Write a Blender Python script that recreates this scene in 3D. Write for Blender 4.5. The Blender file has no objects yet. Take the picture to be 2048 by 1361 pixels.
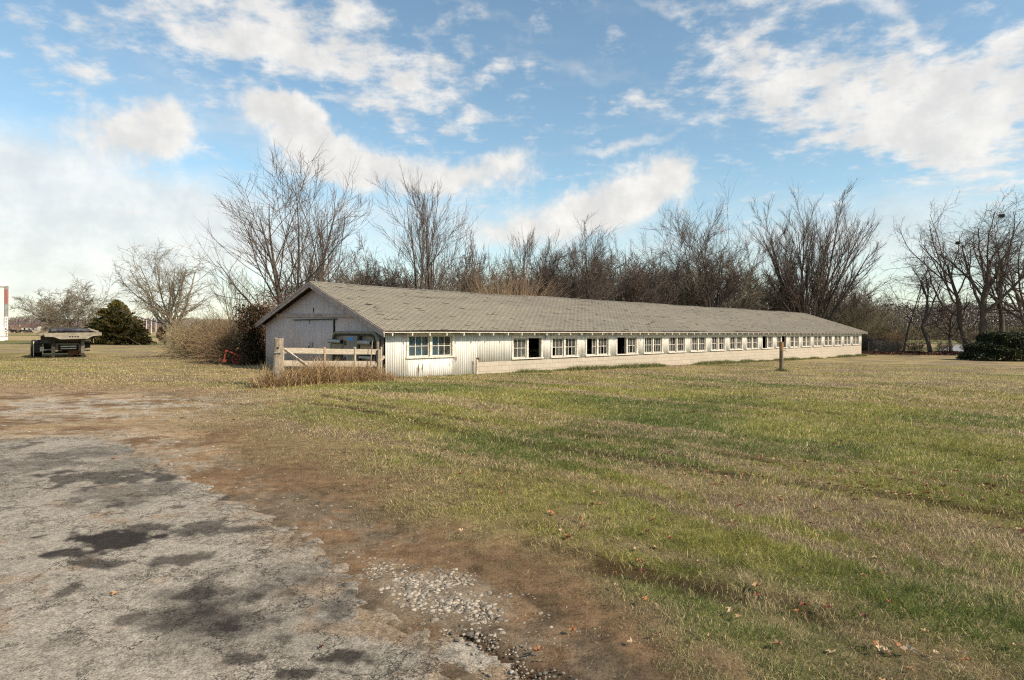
import bpy, math, random
import numpy as np
from mathutils import Vector, Matrix

S = bpy.context.scene
COL = S.collection
R = math.radians

# ---------------------------------------------------------------- camera
CAMH = 1.67
FPX = 1200.0            # focal length in photo pixels (2048 wide)
cd = bpy.data.cameras.new("camera")
cam = bpy.data.objects.new("camera", cd)
COL.objects.link(cam)
cam.location = (0, 0, CAMH)
cam.rotation_euler = (math.pi / 2, -0.004, 0)
cd.sensor_width = 36
cd.lens = 36 * FPX / 2048
cd.shift_y = -18.5 / 2048
cd.clip_start = 0.05
cd.clip_end = 8000
S.camera = cam

# ---------------------------------------------------------------- sun and sky
SUN_AZ = math.atan2(0.87, -0.49)          # clockwise from +Y
SUN_EL = R(37)
sun_dir = Vector((math.sin(SUN_AZ) * math.cos(SUN_EL), math.cos(SUN_AZ) * math.cos(SUN_EL), math.sin(SUN_EL)))
sl = bpy.data.lights.new("sun", 'SUN')
sl.energy = 4.7
sl.angle = R(0.6)
sl.color = (1.0, 0.86, 0.69)
so = bpy.data.objects.new("sun", sl)
COL.objects.link(so)
so.rotation_euler = sun_dir.to_track_quat('Z', 'Y').to_euler()
so.location = (30, -20, 40)

S.view_settings.view_transform = 'Standard'
S.view_settings.look = 'None'
S.view_settings.exposure = 0.36
S.view_settings.gamma = 1.0
S.view_settings.use_curve_mapping = False
S.cycles.max_bounces = 6
S.cycles.transparent_max_bounces = 12
S.cycles.use_denoising = False
S.cycles.filter_width = 1.2


def hor(X):
    return 662 + 0.004 * (X - 1024)


def build_world():
    w = bpy.data.worlds.new("World")
    S.world = w
    w.use_nodes = True
    nt = w.node_tree
    nt.nodes.clear()
    N, Lk = nt.nodes, nt.links

    def n(t, **k):
        x = N.new(t)
        for a, b in k.items():
            setattr(x, a, b)
        return x

    def m(op, a, b=None, c=None, clamp=False):
        x = n('ShaderNodeMath', operation=op, use_clamp=clamp)
        for i, v in enumerate((a, b, c)):
            if v is None:
                continue
            if isinstance(v, (int, float)):
                x.inputs[i].default_value = v
            else:
                Lk.new(v, x.inputs[i])
        return x.outputs[0]
    out = n('ShaderNodeOutputWorld')
    bg = n('ShaderNodeBackground')
    bg.inputs['Strength'].default_value = 0.092
    Lk.new(bg.outputs[0], out.inputs[0])
    sky = n('ShaderNodeTexSky', sky_type='NISHITA')
    sky.sun_disc = False
    sky.sun_elevation = SUN_EL
    sky.sun_rotation = SUN_AZ
    sky.air_density = 1.0
    sky.dust_density = 0.6
    sky.ozone_density = 2.0
    tc = n('ShaderNodeTexCoord')
    sep = n('ShaderNodeSeparateXYZ')
    Lk.new(tc.outputs['Generated'], sep.inputs[0])
    x, y, z = sep.outputs
    az = m('MULTIPLY', m('ARCTAN2', x, y), 57.29578)
    el = m('MULTIPLY', m('ARCSINE', z), 57.29578)
    # plane projection for the texture of the clouds
    den = m('ADD', m('MAXIMUM', z, 0.0), 0.12)
    cmb = n('ShaderNodeCombineXYZ')
    Lk.new(m('DIVIDE', x, den), cmb.inputs[0])
    Lk.new(m('DIVIDE', y, den), cmb.inputs[1])

    def noise(scale, detail, rough=0.55, vec=None, dist=0.0):
        t = n('ShaderNodeTexNoise')
        t.inputs['Scale'].default_value = scale
        t.inputs['Detail'].default_value = detail
        t.inputs['Roughness'].default_value = rough
        t.inputs['Distortion'].default_value = dist
        Lk.new(vec or cmb.outputs[0], t.inputs['Vector'])
        return t
    ae = n('ShaderNodeCombineXYZ')
    Lk.new(az, ae.inputs[0])
    Lk.new(el, ae.inputs[1])
    wn = noise(0.16, 5, 0.6, ae.outputs[0])
    sub = n('ShaderNodeVectorMath', operation='SUBTRACT')
    Lk.new(wn.outputs['Color'], sub.inputs[0])
    sub.inputs[1].default_value = (0.5, 0.5, 0.5)
    mul = n('ShaderNodeVectorMath', operation='MULTIPLY')
    Lk.new(sub.outputs[0], mul.inputs[0])
    mul.inputs[1].default_value = (7, 5, 0)
    add = n('ShaderNodeVectorMath', operation='ADD')
    Lk.new(ae.outputs[0], add.inputs[0])
    Lk.new(mul.outputs[0], add.inputs[1])
    warped = add.outputs[0]

    def blobs(lst):
        acc = None
        for (X, Y, rx, ry, rot, wt) in lst:
            a0 = math.degrees(math.atan((X - 1024) / FPX))
            e0 = math.degrees(math.atan((hor(X) - Y) / math.hypot(FPX, X - 1024)))
            k = math.cos(math.radians(a0))
            mp = n('ShaderNodeMapping', vector_type='TEXTURE')
            mp.inputs['Location'].default_value = (a0, e0, 0)
            mp.inputs['Rotation'].default_value = (0, 0, math.radians(-rot))
            mp.inputs['Scale'].default_value = (rx / FPX * 57.3 * k * k * 1.35, ry / FPX * 57.3 * k * 1.35, 30)
            Lk.new(warped, mp.inputs[0])
            g = n('ShaderNodeTexGradient', gradient_type='SPHERICAL')
            Lk.new(mp.outputs[0], g.inputs[0])
            v = m('MULTIPLY', g.outputs['Fac'], wt)
            acc = v if acc is None else m('ADD', acc, v)
        return acc
    # (X, Y, half width, half height, rotation clockwise, weight) of the cumulus and broken banks
    cum = blobs([
        (250, 258, 150, 62, -18, 1.5), (330, 240, 60, 50, 0, 0.9),
        (570, 245, 110, 48, 20, 1.4), (680, 300, 150, 45, 22, 1.2), (620, 330, 140, 40, 0, 0.7),
        (930, 350, 140, 40, 6, 1.1), (1030, 320, 60, 40, -20, 0.9), (800, 350, 160, 40, 6, 0.8),
        (1260, 390, 130, 62, -18, 1.4), (1330, 360, 50, 50, 0, 0.9), (1120, 440, 170, 50, -14, 1.3),
        (960, 460, 120, 30, 0, 0.5), (540, 215, 70, 30, 10, 0.6)])
    banks = blobs([
        (150, 20, 160, 55, 10, 1.0), (330, 30, 130, 60, 20, 1.1), (500, 60, 210, 80, 18, 1.5),
        (650, 100, 190, 75, 15, 1.5), (860, 140, 190, 70, 16, 1.3), (830, 220, 130, 55, 15, 1.1),
        (60, 90, 110, 45, 25, 1.1), (150, 140, 70, 50, 20, 1.0), (240, 185, 80, 22, 30, 0.8), (700, 20, 160, 35, 5, 0.8),
        (1500, 10, 150, 35, 5, 1.0), (1480, 140, 190, 70, 20, 1.1), (1640, 180, 260, 90, 12, 1.35),
        (1850, 170, 260, 110, 15, 1.7), (1980, 190, 200, 130, 20, 1.5), (1750, 270, 260, 50, 14, 1.0),
        (1930, 320, 190, 60, 25, 1.0), (1260, 215, 90, 30, 0, 0.55), (1300, 190, 90, 26, 0, 0.5)])
    veil = blobs([
        (60, 480, 420, 190, 8, 1.3), (380, 470, 420, 120, 12, 0.9), (420, 220, 260, 60, 8, 0.5),
        (1240, 288, 110, 12, -3, 0.9), (1775, 40, 24, 90, -28, 0.8), (1110, 140, 260, 14, 7, 0.35),
        (700, 430, 500, 90, 0, 0.5), (1500, 480, 700, 110, 0, 0.45), (1900, 470, 400, 120, 0, 0.4),
        (960, 25, 120, 12, 20, 0.35), (1350, 8, 80, 10, 10, 0.6)])

    def sstep(v, a, b):
        r = n('ShaderNodeMapRange', interpolation_type='SMOOTHSTEP')
        Lk.new(v, r.inputs['Value'])
        r.inputs['From Min'].default_value = a
        r.inputs['From Max'].default_value = b
        return r.outputs[0]
    n1 = noise(2.2, 8, 0.62).outputs['Fac']
    n2 = noise(9.0, 7, 0.6).outputs['Fac']
    n3 = noise(0.30, 6, 0.6, ae.outputs[0]).outputs['Fac']
    n5 = noise(1.1, 6, 0.6, ae.outputs[0]).outputs['Fac']
    c1 = sstep(m('ADD', cum, m('ADD', m('MULTIPLY', m('SUBTRACT', n3, 0.5), 1.5), m('MULTIPLY', m('SUBTRACT', n5, 0.5), 0.7))), 0.12, 1.15)
    tx = m('ADD', m('MULTIPLY', m('SUBTRACT', n1, 0.5), 3.2), m('MULTIPLY', m('SUBTRACT', n2, 0.5), 6.0))
    c2 = sstep(m('ADD', banks, tx), 0.2, 2.3)
    mapp = n('ShaderNodeMapping')
    mapp.inputs['Scale'].default_value = (0.35, 1.6, 1)
    mapp.inputs['Rotation'].default_value = (0, 0, 0.25)
    Lk.new(ae.outputs[0], mapp.inputs[0])
    n4 = noise(0.22, 6, 0.6, mapp.outputs[0]).outputs['Fac']
    c3 = m('MULTIPLY', sstep(m('ADD', veil, m('MULTIPLY', m('SUBTRACT', n4, 0.5), 1.2)), 0.0, 1.1), 0.76)
    base = sstep(el, 14.0, -1.0)
    inv = lambda v: m('SUBTRACT', 1.0, v)
    tot = m('MULTIPLY', inv(m('MULTIPLY', c1, 0.93)), inv(m('MULTIPLY', c2, 0.9)))
    tot = m('MULTIPLY', tot, inv(c3))
    tot = m('MULTIPLY', tot, inv(m('MULTIPLY', base, 0.42)))
    dens = inv(tot)
    # blue of the clear sky: the Nishita sky, slightly lifted towards cyan
    hs = n('ShaderNodeMix', data_type='RGBA', blend_type='MULTIPLY')
    hs.inputs[0].default_value = 1.0
    Lk.new(sky.outputs[0], hs.inputs[6])
    hs.inputs[7].default_value = (SKYR, SKYG, SKYB, 1)
    cc = n('ShaderNodeMix', data_type='RGBA')
    Lk.new(sstep(n3, 0.3, 0.75), cc.inputs[0])
    cc.inputs[6].default_value = (6.6, 6.45, 6.25, 1)
    cc.inputs[7].default_value = (8.7, 8.4, 7.9, 1)
    mx = n('ShaderNodeMix', data_type='RGBA')
    Lk.new(dens, mx.inputs[0])
    Lk.new(hs.outputs[2], mx.inputs[6])
    Lk.new(cc.outputs[2], mx.inputs[7])
    Lk.new(mx.outputs[2], bg.inputs['Color'])
    w.cycles.sampling_method = 'MANUAL'
    w.cycles.sample_map_resolution = 512


SKYR, SKYG, SKYB = 1.62, 1.70, 1.48
build_world()

# ---------------------------------------------------------------- helpers


def tag(o, label=None, cat=None, group=None, kind=None):
    if label:
        o['label'] = label
    if cat:
        o['category'] = cat
    if group:
        o['group'] = group
    if kind:
        o['kind'] = kind
    return o


def empty(name, loc=(0, 0, 0), rz=0.0):
    o = bpy.data.objects.new(name, None)
    COL.objects.link(o)
    o.location = loc
    o.rotation_euler = (0, 0, rz)
    o.empty_display_size = 0.2
    return o


def copy_tree(o, parent=None):
    c = o.copy()
    COL.objects.link(c)
    c.parent = parent
    for ch in [q for q in bpy.data.objects if q.parent == o]:
        copy_tree(ch, c)
    return c


class MB:
    def __init__(s):
        s.v, s.f, s.m = [], [], []

    def add(s, vs, fs, mi=0):
        b = len(s.v)
        s.v += [tuple(p) for p in vs]
        s.f += [tuple(b + i for i in f) for f in fs]
        s.m += [mi] * len(fs)

    def box(s, x0, y0, z0, x1, y1, z1, mi=0):
        if x0 > x1: x0, x1 = x1, x0
        if y0 > y1: y0, y1 = y1, y0
        if z0 > z1: z0, z1 = z1, z0
        s.add([(x0, y0, z0), (x1, y0, z0), (x1, y1, z0), (x0, y1, z0), (x0, y0, z1), (x1, y0, z1), (x1, y1, z1), (x0, y1, z1)],
              [(0, 3, 2, 1), (4, 5, 6, 7), (0, 1, 5, 4), (1, 2, 6, 5), (2, 3, 7, 6), (3, 0, 4, 7)], mi)

    def beam(s, a, b, wx, wz, mi=0, up=(0, 0, 1)):
        a, b = Vector(a), Vector(b)
        t = (b - a).normalized()
        u = Vector(up)
        sd = t.cross(u)
        if sd.length < 1e-4:
            sd = t.cross(Vector((1, 0, 0)))
        sd.normalize()
        u = sd.cross(t).normalized()
        vs = []
        for p in (a, b):
            for i, j in ((-1, -1), (1, -1), (1, 1), (-1, 1)):
                vs.append(p + sd * wx / 2 * i + u * wz / 2 * j)
        s.add(vs, [(0, 1, 2, 3), (7, 6, 5, 4), (0, 4, 5, 1), (1, 5, 6, 2), (2, 6, 7, 3), (3, 7, 4, 0)], mi)

    def tube(s, pts, r, n=8, mi=0, caps=True):
        pts = [Vector(p) for p in pts]
        rs = r if isinstance(r, (list, tuple)) else [r] * len(pts)
        b = len(s.v)
        ref = None
        for i, p in enumerate(pts):
            t = (pts[min(i + 1, len(pts) - 1)] - pts[max(i - 1, 0)]).normalized()
            if ref is None:
                ref = t.orthogonal().normalized()
            ref = (ref - t * ref.dot(t)).normalized()
            w = t.cross(ref)
            for k in range(n):
                a = 2 * math.pi * k / n
                s.v.append(tuple(p + (ref * math.cos(a) + w * math.sin(a)) * rs[i]))
        for i in range(len(pts) - 1):
            for k in range(n):
                s.f.append((b + i * n + k, b + i * n + (k + 1) % n, b + (i + 1) * n + (k + 1) % n, b + (i + 1) * n + k))
                s.m.append(mi)
        if caps:
            s.f.append(tuple(b + k for k in range(n))[::-1]); s.m.append(mi)
            e = b + (len(pts) - 1) * n
            s.f.append(tuple(e + k for k in range(n))); s.m.append(mi)

    def prism(s, poly, axis, a, b, mi=0):
        # poly: list of 2D points, extruded along axis from a to b
        def P(p, t):
            return {'x': (t, p[0], p[1]), 'y': (p[0], t, p[1]), 'z': (p[0], p[1], t)}[axis]
        n = len(poly)
        vs = [P(p, a) for p in poly] + [P(p, b) for p in poly]
        fs = [tuple(range(n)), tuple(range(2 * n - 1, n - 1, -1))]
        fs += [(i, i + n, (i + 1) % n + n, (i + 1) % n) for i in range(n)]
        s.add(vs, fs, mi)

    def build(s, name, mats, parent=None, smooth=False, bevel=0):
        me = bpy.data.meshes.new(name)
        me.from_pydata(s.v, [], s.f)
        for mm in (mats if isinstance(mats, (list, tuple)) else [mats]):
            me.materials.append(mm)
        me.polygons.foreach_set('material_index', s.m)
        if smooth:
            me.polygons.foreach_set('use_smooth', [True] * len(s.f))
        me.update()
        o = bpy.data.objects.new(name, me)
        COL.objects.link(o)
        if parent:
            o.parent = parent
        if bevel:
            b = o.modifiers.new('bevel', 'BEVEL')
            b.width = bevel
            b.segments = 2
            b.limit_method = 'ANGLE'
        return o


def mesh_np(name, V, quads=None, tris=None, mats=(), parent=None, color=None, smooth=False):
    me = bpy.data.meshes.new(name)
    V = np.ascontiguousarray(V, dtype=np.float32).reshape(-1, 3)
    loops, tot = [], []
    if quads is not None and len(quads):
        quads = np.asarray(quads, dtype=np.int32).reshape(-1, 4)
        loops.append(quads.ravel()); tot.append(np.full(len(quads), 4, np.int32))
    if tris is not None and len(tris):
        tris = np.asarray(tris, dtype=np.int32).reshape(-1, 3)
        loops.append(tris.ravel()); tot.append(np.full(len(tris), 3, np.int32))
    loops = np.concatenate(loops); tot = np.concatenate(tot)
    st = np.concatenate([[0], np.cumsum(tot)[:-1]]).astype(np.int32)
    me.vertices.add(len(V)); me.vertices.foreach_set('co', V.ravel())
    me.loops.add(len(loops)); me.loops.foreach_set('vertex_index', loops)
    me.polygons.add(len(tot)); me.polygons.foreach_set('loop_start', st); me.polygons.foreach_set('loop_total', tot)
    if smooth:
        me.polygons.foreach_set('use_smooth', np.ones(len(tot), bool))
    if color is not None:
        at = me.color_attributes.new('col', 'FLOAT_COLOR', 'POINT')
        c = np.ones((len(V), 4), np.float32); c[:, :color.shape[1]] = color
        at.data.foreach_set('color', c.ravel())
    for mm in mats:
        me.materials.append(mm)
    me.update(calc_edges=True)
    o = bpy.data.objects.new(name, me)
    COL.objects.link(o)
    if parent:
        o.parent = parent
    return o


def hsh(i, j, seed):
    v = np.sin(i * 127.1 + j * 311.7 + seed * 74.7) * 43758.5453
    return v - np.floor(v)


def vnoise(x, y, seed=0):
    xi, yi = np.floor(x), np.floor(y)
    fx, fy = x - xi, y - yi
    fx = fx * fx * (3 - 2 * fx); fy = fy * fy * (3 - 2 * fy)
    a = hsh(xi, yi, seed); b = hsh(xi + 1, yi, seed); c = hsh(xi, yi + 1, seed); d = hsh(xi + 1, yi + 1, seed)
    return a + (b - a) * fx + (c - a) * fy + (a - b - c + d) * fx * fy


def fbm(x, y, seed=0, oct=4):
    s, a, t = 0, 0.5, 0
    for k in range(oct):
        s = s + a * vnoise(x * 2 ** k, y * 2 ** k, seed + k * 3.1); t += a; a *= 0.5
    return s / t


def ss(a, b, v):
    t = np.clip((v - a) / (b - a), 0, 1)
    return t * t * (3 - 2 * t)


# ---------------------------------------------------------------- materials
class MT:
    def __init__(s, name):
        s.m = bpy.data.materials.new(name)
        s.m.use_nodes = True
        s.nt = s.m.node_tree
        s.N, s.L = s.nt.nodes, s.nt.links
        s.b = s.N['Principled BSDF']
        s.tc = s.N.new('ShaderNodeTexCoord')

    def noise(s, scale, detail=4, rough=0.55, stretch=None, coord='Object', dist=0.0):
        t = s.N.new('ShaderNodeTexNoise')
        t.inputs['Scale'].default_value = scale; t.inputs['Detail'].default_value = detail
        t.inputs['Roughness'].default_value = rough; t.inputs['Distortion'].default_value = dist
        if stretch:
            mp = s.N.new('ShaderNodeMapping'); mp.inputs['Scale'].default_value = stretch
            s.L.new(s.tc.outputs[coord], mp.inputs[0]); s.L.new(mp.outputs[0], t.inputs['Vector'])
        else:
            s.L.new(s.tc.outputs[coord], t.inputs['Vector'])
        return t.outputs['Fac']

    def rng(s, v, a, b, c=0.0, d=1.0, smooth=True):
        r = s.N.new('ShaderNodeMapRange')
        if smooth:
            r.interpolation_type = 'SMOOTHSTEP'
        s.L.new(v, r.inputs['Value'])
        for k, q in zip(('From Min', 'From Max', 'To Min', 'To Max'), (a, b, c, d)):
            r.inputs[k].default_value = q
        return r.outputs[0]

    def mix(s, f, a, b, blend='MIX'):
        x = s.N.new('ShaderNodeMix'); x.data_type = 'RGBA'; x.blend_type = blend
        for idx, v in ((0, f), (6, a), (7, b)):
            if isinstance(v, (int, float)):
                x.inputs[idx].default_value = v
            elif isinstance(v, tuple):
                x.inputs[idx].default_value = (*v, 1)
            else:
                s.L.new(v, x.inputs[idx])
        return x.outputs[2]

    def math(s, op, a, b=None):
        x = s.N.new('ShaderNodeMath'); x.operation = op
        for i, v in enumerate((a, b)):
            if v is None: continue
            if isinstance(v, (int, float)): x.inputs[i].default_value = v
            else: s.L.new(v, x.inputs[i])
        return x.outputs[0]

    def attr(s, name='col'):
        a = s.N.new('ShaderNodeAttribute'); a.attribute_name = name
        return a

    def color(s, v):
        if isinstance(v, tuple): s.b.inputs['Base Color'].default_value = (*v, 1)
        else: s.L.new(v, s.b.inputs['Base Color'])
        return s

    def bump(s, h, strength=0.5, dist=0.01):
        b = s.N.new('ShaderNodeBump'); b.inputs['Strength'].default_value = strength; b.inputs['Distance'].default_value = dist
        s.L.new(h, b.inputs['Height']); s.L.new(b.outputs[0], s.b.inputs['Normal'])
        return s

    def set(s, rough=0.8, metal=0.0, spec=0.3):
        s.b.inputs['Roughness'].default_value = rough; s.b.inputs['Metallic'].default_value = metal
        s.b.inputs['Specular IOR Level'].default_value = spec
        return s


def simple(name, c1, c2, scale=8, rough=0.8, metal=0.0, stretch=None, bump=0.3, bd=0.004, spec=0.3):
    t = MT(name)
    nz = t.noise(scale, 5, 0.6, stretch)
    t.color(t.mix(t.rng(nz, 0.3, 0.7), c1, c2)).set(rough, metal, spec)
    t.bump(nz, bump, bd)
    return t.m


M = {}
# peeling white paint on grooved vertical boards


def paint_boards(name, paint, wood, amount, streak=(6, 6, 0.9)):
    t = MT(name)
    n1 = t.noise(1.6, 6, 0.65, streak)
    n2 = t.noise(9, 5, 0.7, (5, 5, 1.0))
    n3 = t.noise(1.1, 3, 0.5)
    v = t.math('ADD', t.math('MULTIPLY', n1, 0.6), t.math('ADD', t.math('MULTIPLY', n2, 0.35), t.math('MULTIPLY', n3, 0.45)))
    pk = t.rng(v, amount, amount + 0.035)
    dirt = t.rng(t.noise(2.0, 4, 0.6, (1.5, 1.5, 0.6)), 0.35, 0.75)
    base = t.mix(dirt, paint, tuple(c * k for c, k in zip(paint, (0.86, 0.83, 0.77))))
    br = t.attr('col').outputs['Color']
    c = t.mix(pk, base, wood)
    c = t.mix(1.0, c, br, 'MULTIPLY')
    t.color(c).set(0.75, 0, 0.25)
    t.bump(t.math('SUBTRACT', n2, t.math('MULTIPLY', pk, 0.6)), 0.4, 0.004)
    return t.m


M['siding'] = paint_boards('white paint boards', (0.74, 0.72, 0.675), (0.20, 0.165, 0.125), 0.80)
M['gable'] = paint_boards('shade-toned weathered gable boards', (0.63, 0.505, 0.465), (0.35, 0.28, 0.25), 0.86)  # white paint darkened to mauve: the gable's shade is set in its colour
M['trim'] = simple('white trim', (0.74, 0.70, 0.62), (0.42, 0.36, 0.28), 7, 0.8, stretch=(2, 2, 2))
M['rake'] = simple('grey rake board', (0.43, 0.345, 0.315), (0.27, 0.215, 0.19), 5, 0.8)
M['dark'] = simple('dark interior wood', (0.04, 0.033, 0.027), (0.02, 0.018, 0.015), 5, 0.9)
M['plank'] = simple('weathered gate wood', (0.47, 0.405, 0.31), (0.27, 0.225, 0.165), 10, 0.9, stretch=(1, 1, 4))
M['postwood'] = simple('grey post wood', (0.34, 0.28, 0.21), (0.17, 0.135, 0.10), 14, 0.95, stretch=(3, 3, .5), bump=0.6)
M['galv'] = simple('dull galvanised metal', (0.42, 0.40, 0.36), (0.27, 0.25, 0.22), 6, 0.5, 0.6)
M['rust'] = simple('rusted steel', (0.16, 0.07, 0.035), (0.07, 0.035, 0.02), 20, 0.9)
M['whitepipe'] = simple('chipped white pipe', (0.7, 0.65, 0.56), (0.3, 0.17, 0.09), 12, 0.7)
M['tin'] = simple('weathered tan tin', (0.25, 0.21, 0.15), (0.16, 0.135, 0.10), 4, 0.6, 0.2)
M['black'] = simple('black cavity', (0.012, 0.011, 0.01), (0.02, 0.018, 0.016), 4, 0.9)
M['blue'] = simple('faded blue sign', (0.05, 0.20, 0.50), (0.10, 0.30, 0.58), 20, 0.6)
M['curtain'] = simple('blue curtain cloth', (0.10, 0.36, 0.52), (0.16, 0.45, 0.60), 6, 0.95)
M['trailer_white'] = simple('white trailer skin', (0.64, 0.62, 0.60), (0.56, 0.545, 0.52), 1.5, 0.45, 0.0, bump=0.05)
M['trailer_grey'] = simple('grey trailer post', (0.30, 0.29, 0.28), (0.2, 0.19, 0.18), 6, 0.5, 0.3)
M['beige'] = simple('beige painted steel', (0.32, 0.285, 0.215), (0.20, 0.17, 0.125), 5, 0.6, 0.1)
M['darksteel'] = simple('dark grimy steel', (0.06, 0.052, 0.042), (0.022, 0.02, 0.018), 9, 0.7, 0.2)
M['tarp'] = simple('black plastic tarp', (0.03, 0.029, 0.032), (0.06, 0.057, 0.063), 7, 0.45, 0, bump=0.8, bd=0.03)
M['rubber'] = simple('tyre rubber', (0.02, 0.019, 0.018), (0.035, 0.032, 0.03), 14, 0.9)
M['red'] = simple('faded red paint', (0.32, 0.05, 0.028), (0.15, 0.04, 0.022), 9, 0.7)
M['cow'] = simple('black hide', (0.012, 0.011, 0.011), (0.03, 0.026, 0.024), 5, 0.8)
M['glyph'] = simple('black lettering', (0.02, 0.02, 0.02), (0.03, 0.03, 0.03), 4, 0.7)
M['redtape'] = simple('red marker tape', (0.35, 0.07, 0.06), (0.30, 0.08, 0.07), 4, 0.6)
M['roof_red'] = simple('red roof', (0.15, 0.075, 0.06), (0.13, 0.065, 0.055), 1, 0.8)
M['housewall'] = simple('pale house wall', (0.6, 0.57, 0.52), (0.5, 0.47, 0.43), 1, 0.8)
M['stick'] = simple('nest sticks', (0.05, 0.04, 0.03), (0.09, 0.07, 0.05), 9, 0.95)

t = MT('dusty window glass')
t.b.inputs['Base Color'].default_value = (0.09, 0.095, 0.09, 1)
t.b.inputs['Roughness'].default_value = 0.12
tr = t.N.new('ShaderNodeBsdfTransparent'); tr.inputs[0].default_value = (0.85, 0.9, 0.9, 1)
mx = t.N.new('ShaderNodeMixShader')
nz = t.rng(t.noise(3.5, 4), 0.3, 0.7, 0.16, 0.5)
t.L.new(nz, mx.inputs[0]); t.L.new(tr.outputs[0], mx.inputs[1]); t.L.new(t.b.outputs[0], mx.inputs[2])
t.L.new(mx.outputs[0], t.N['Material Output'].inputs[0])
M['glass'] = t.m
g2 = t.m.copy(); g2.name = 'very dusty window glass'
for q_ in g2.node_tree.nodes:
    if q_.type == 'MAP_RANGE':
        q_.inputs['To Min'].default_value = .25; q_.inputs['To Max'].default_value = .48
    if q_.type == 'BSDF_PRINCIPLED':
        q_.inputs['Base Color'].default_value = (.12, .115, .105, 1); q_.inputs['Roughness'].default_value = .3
M['glass_dusty'] = g2

# cream painted blocks
t = MT('cream block wall')
mp = t.N.new('ShaderNodeMapping'); mp.inputs['Rotation'].default_value = (R(90), 0, 0)
t.L.new(t.tc.outputs['Object'], mp.inputs[0])
bk = t.N.new('ShaderNodeTexBrick')
bk.inputs['Scale'].default_value = 1.0; bk.inputs['Brick Width'].default_value = 0.4064; bk.inputs['Row Height'].default_value = 0.2032
bk.inputs['Mortar Size'].default_value = 0.006; bk.inputs['Mortar Smooth'].default_value = 0.3; bk.inputs['Bias'].default_value = 0.0
bk.inputs['Color1'].default_value = (0.45, 0.39, 0.31, 1); bk.inputs['Color2'].default_value = (0.395, 0.345, 0.275, 1)
bk.inputs['Mortar'].default_value = (0.24, 0.20, 0.16, 1)
cx = t.N.new('ShaderNodeCombineXYZ'); sp = t.N.new('ShaderNodeSeparateXYZ'); t.L.new(t.tc.outputs['Object'], sp.inputs[0])
t.L.new(sp.outputs[0], cx.inputs[0]); t.L.new(t.math('ADD', sp.outputs[2], 4.0140), cx.inputs[1])
t.L.new(cx.outputs[0], bk.inputs['Vector'])
st = t.rng(t.noise(0.9, 5, 0.6), 0.35, 0.7)
c = t.mix(t.math('MULTIPLY', st, 0.30), bk.outputs['Color'], (0.36, 0.30, 0.23))
low = t.rng(sp.outputs[2], -0.05, -0.6, 0, 0.25)
t.color(t.mix(t.rng(t.noise(40, 3), 0.4, 0.6, 0, 0.12), c, (0.3, 0.25, 0.18))).set(0.9, 0, 0.2)
t.bump(t.math('SUBTRACT', 1.0, bk.outputs['Fac']), 0.6, 0.006)
M['block'] = t.m

# shingles: colour per tab comes from the mesh
t = MT('worn asphalt shingles')
a = t.attr('col').outputs['Color']
n1 = t.noise(60, 3, 0.7)
n2 = t.noise(0.7, 5, 0.6, (0.5, 1.5, 1))
c = t.mix(t.rng(n1, 0.3, 0.7, 0, 0.45), a, (0.16, 0.145, 0.12))
c = t.mix(t.rng(n2, 0.45, 0.75, 0, 0.40), c, (0.13, 0.125, 0.11))
t.color(c).set(0.95, 0, 0.15)
t.bump(n1, 0.5, 0.004)
M['shingle'] = t.m


def bark(name, c1, c2, streak=(1, 1, 0.25)):
    t = MT(name)
    nz = t.noise(12, 5, 0.65, streak)
    n2 = t.noise(2.2, 3)
    c = t.mix(t.rng(nz, 0.3, 0.7), c1, c2)
    c = t.mix(t.rng(n2, 0.45, 0.7, 0, 0.5), c, tuple(x * 1.5 for x in c2))
    t.color(c).set(0.95, 0, 0.1)
    t.bump(nz, 0.8, 0.02)
    return t.m


M['bark'] = bark('brown bark', (0.055, 0.043, 0.034), (0.12, 0.095, 0.075))
M['bark_grey'] = bark('lichened grey bark', (0.11, 0.10, 0.075), (0.22, 0.20, 0.155))
M['twig'] = bark('reddish brown twigs', (0.078, 0.059, 0.049), (0.145, 0.113, 0.093))
M['twig_grey'] = bark('grey brown twigs', (0.15, 0.127, 0.092), (0.25, 0.215, 0.155))
M['twig_tan'] = bark('tan dead stems', (0.42, 0.30, 0.165), (0.58, 0.44, 0.25))


def leafmat(name, transl=0.3, rough=0.7):
    t = MT(name)
    a = t.attr('col').outputs['Color']
    t.color(a).set(rough, 0, 0.2)
    tl = t.N.new('ShaderNodeBsdfTranslucent'); t.L.new(a, tl.inputs[0])
    mx = t.N.new('ShaderNodeMixShader'); mx.inputs[0].default_value = transl
    t.L.new(t.b.outputs[0], mx.inputs[1]); t.L.new(tl.outputs[0], mx.inputs[2])
    t.L.new(mx.outputs[0], t.N['Material Output'].inputs[0])
    return t.m


M['blade'] = leafmat('grass blades', 0.25, 0.6)
M['leaf'] = leafmat('leaves', 0.15, 0.5)
M['needle'] = leafmat('evergreen sprays', 0.1, 0.8)
M['far'] = leafmat('distant woodland', 0.0, 1.0)

# ground: colours from the mesh zones, broken up by fine procedural texture
t = MT('winter lawn and dirt')
a = t.attr('col').outputs['Color']
n1 = t.noise(55, 6, 0.75)
n2 = t.noise(7, 6, 0.7)
n3 = t.noise(1.3, 5, 0.6)
v = t.math('ADD', t.math('MULTIPLY', n1, 0.5), t.math('MULTIPLY', n2, 0.5))
c = t.mix(1.0, a, t.mix(t.rng(v, 0.36, 0.62), (0.55, 0.53, 0.50), (1.35, 1.33, 1.28)), 'MULTIPLY')
c = t.mix(1.0, c, t.mix(t.rng(n3, 0.3, 0.7), (0.82, 0.84, 0.84), (1.16, 1.13, 1.1)), 'MULTIPLY')
t.color(c).set(1.0, 0, 0.05)
t.bump(v, 0.9, 0.03)
M['ground'] = t.m

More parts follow.
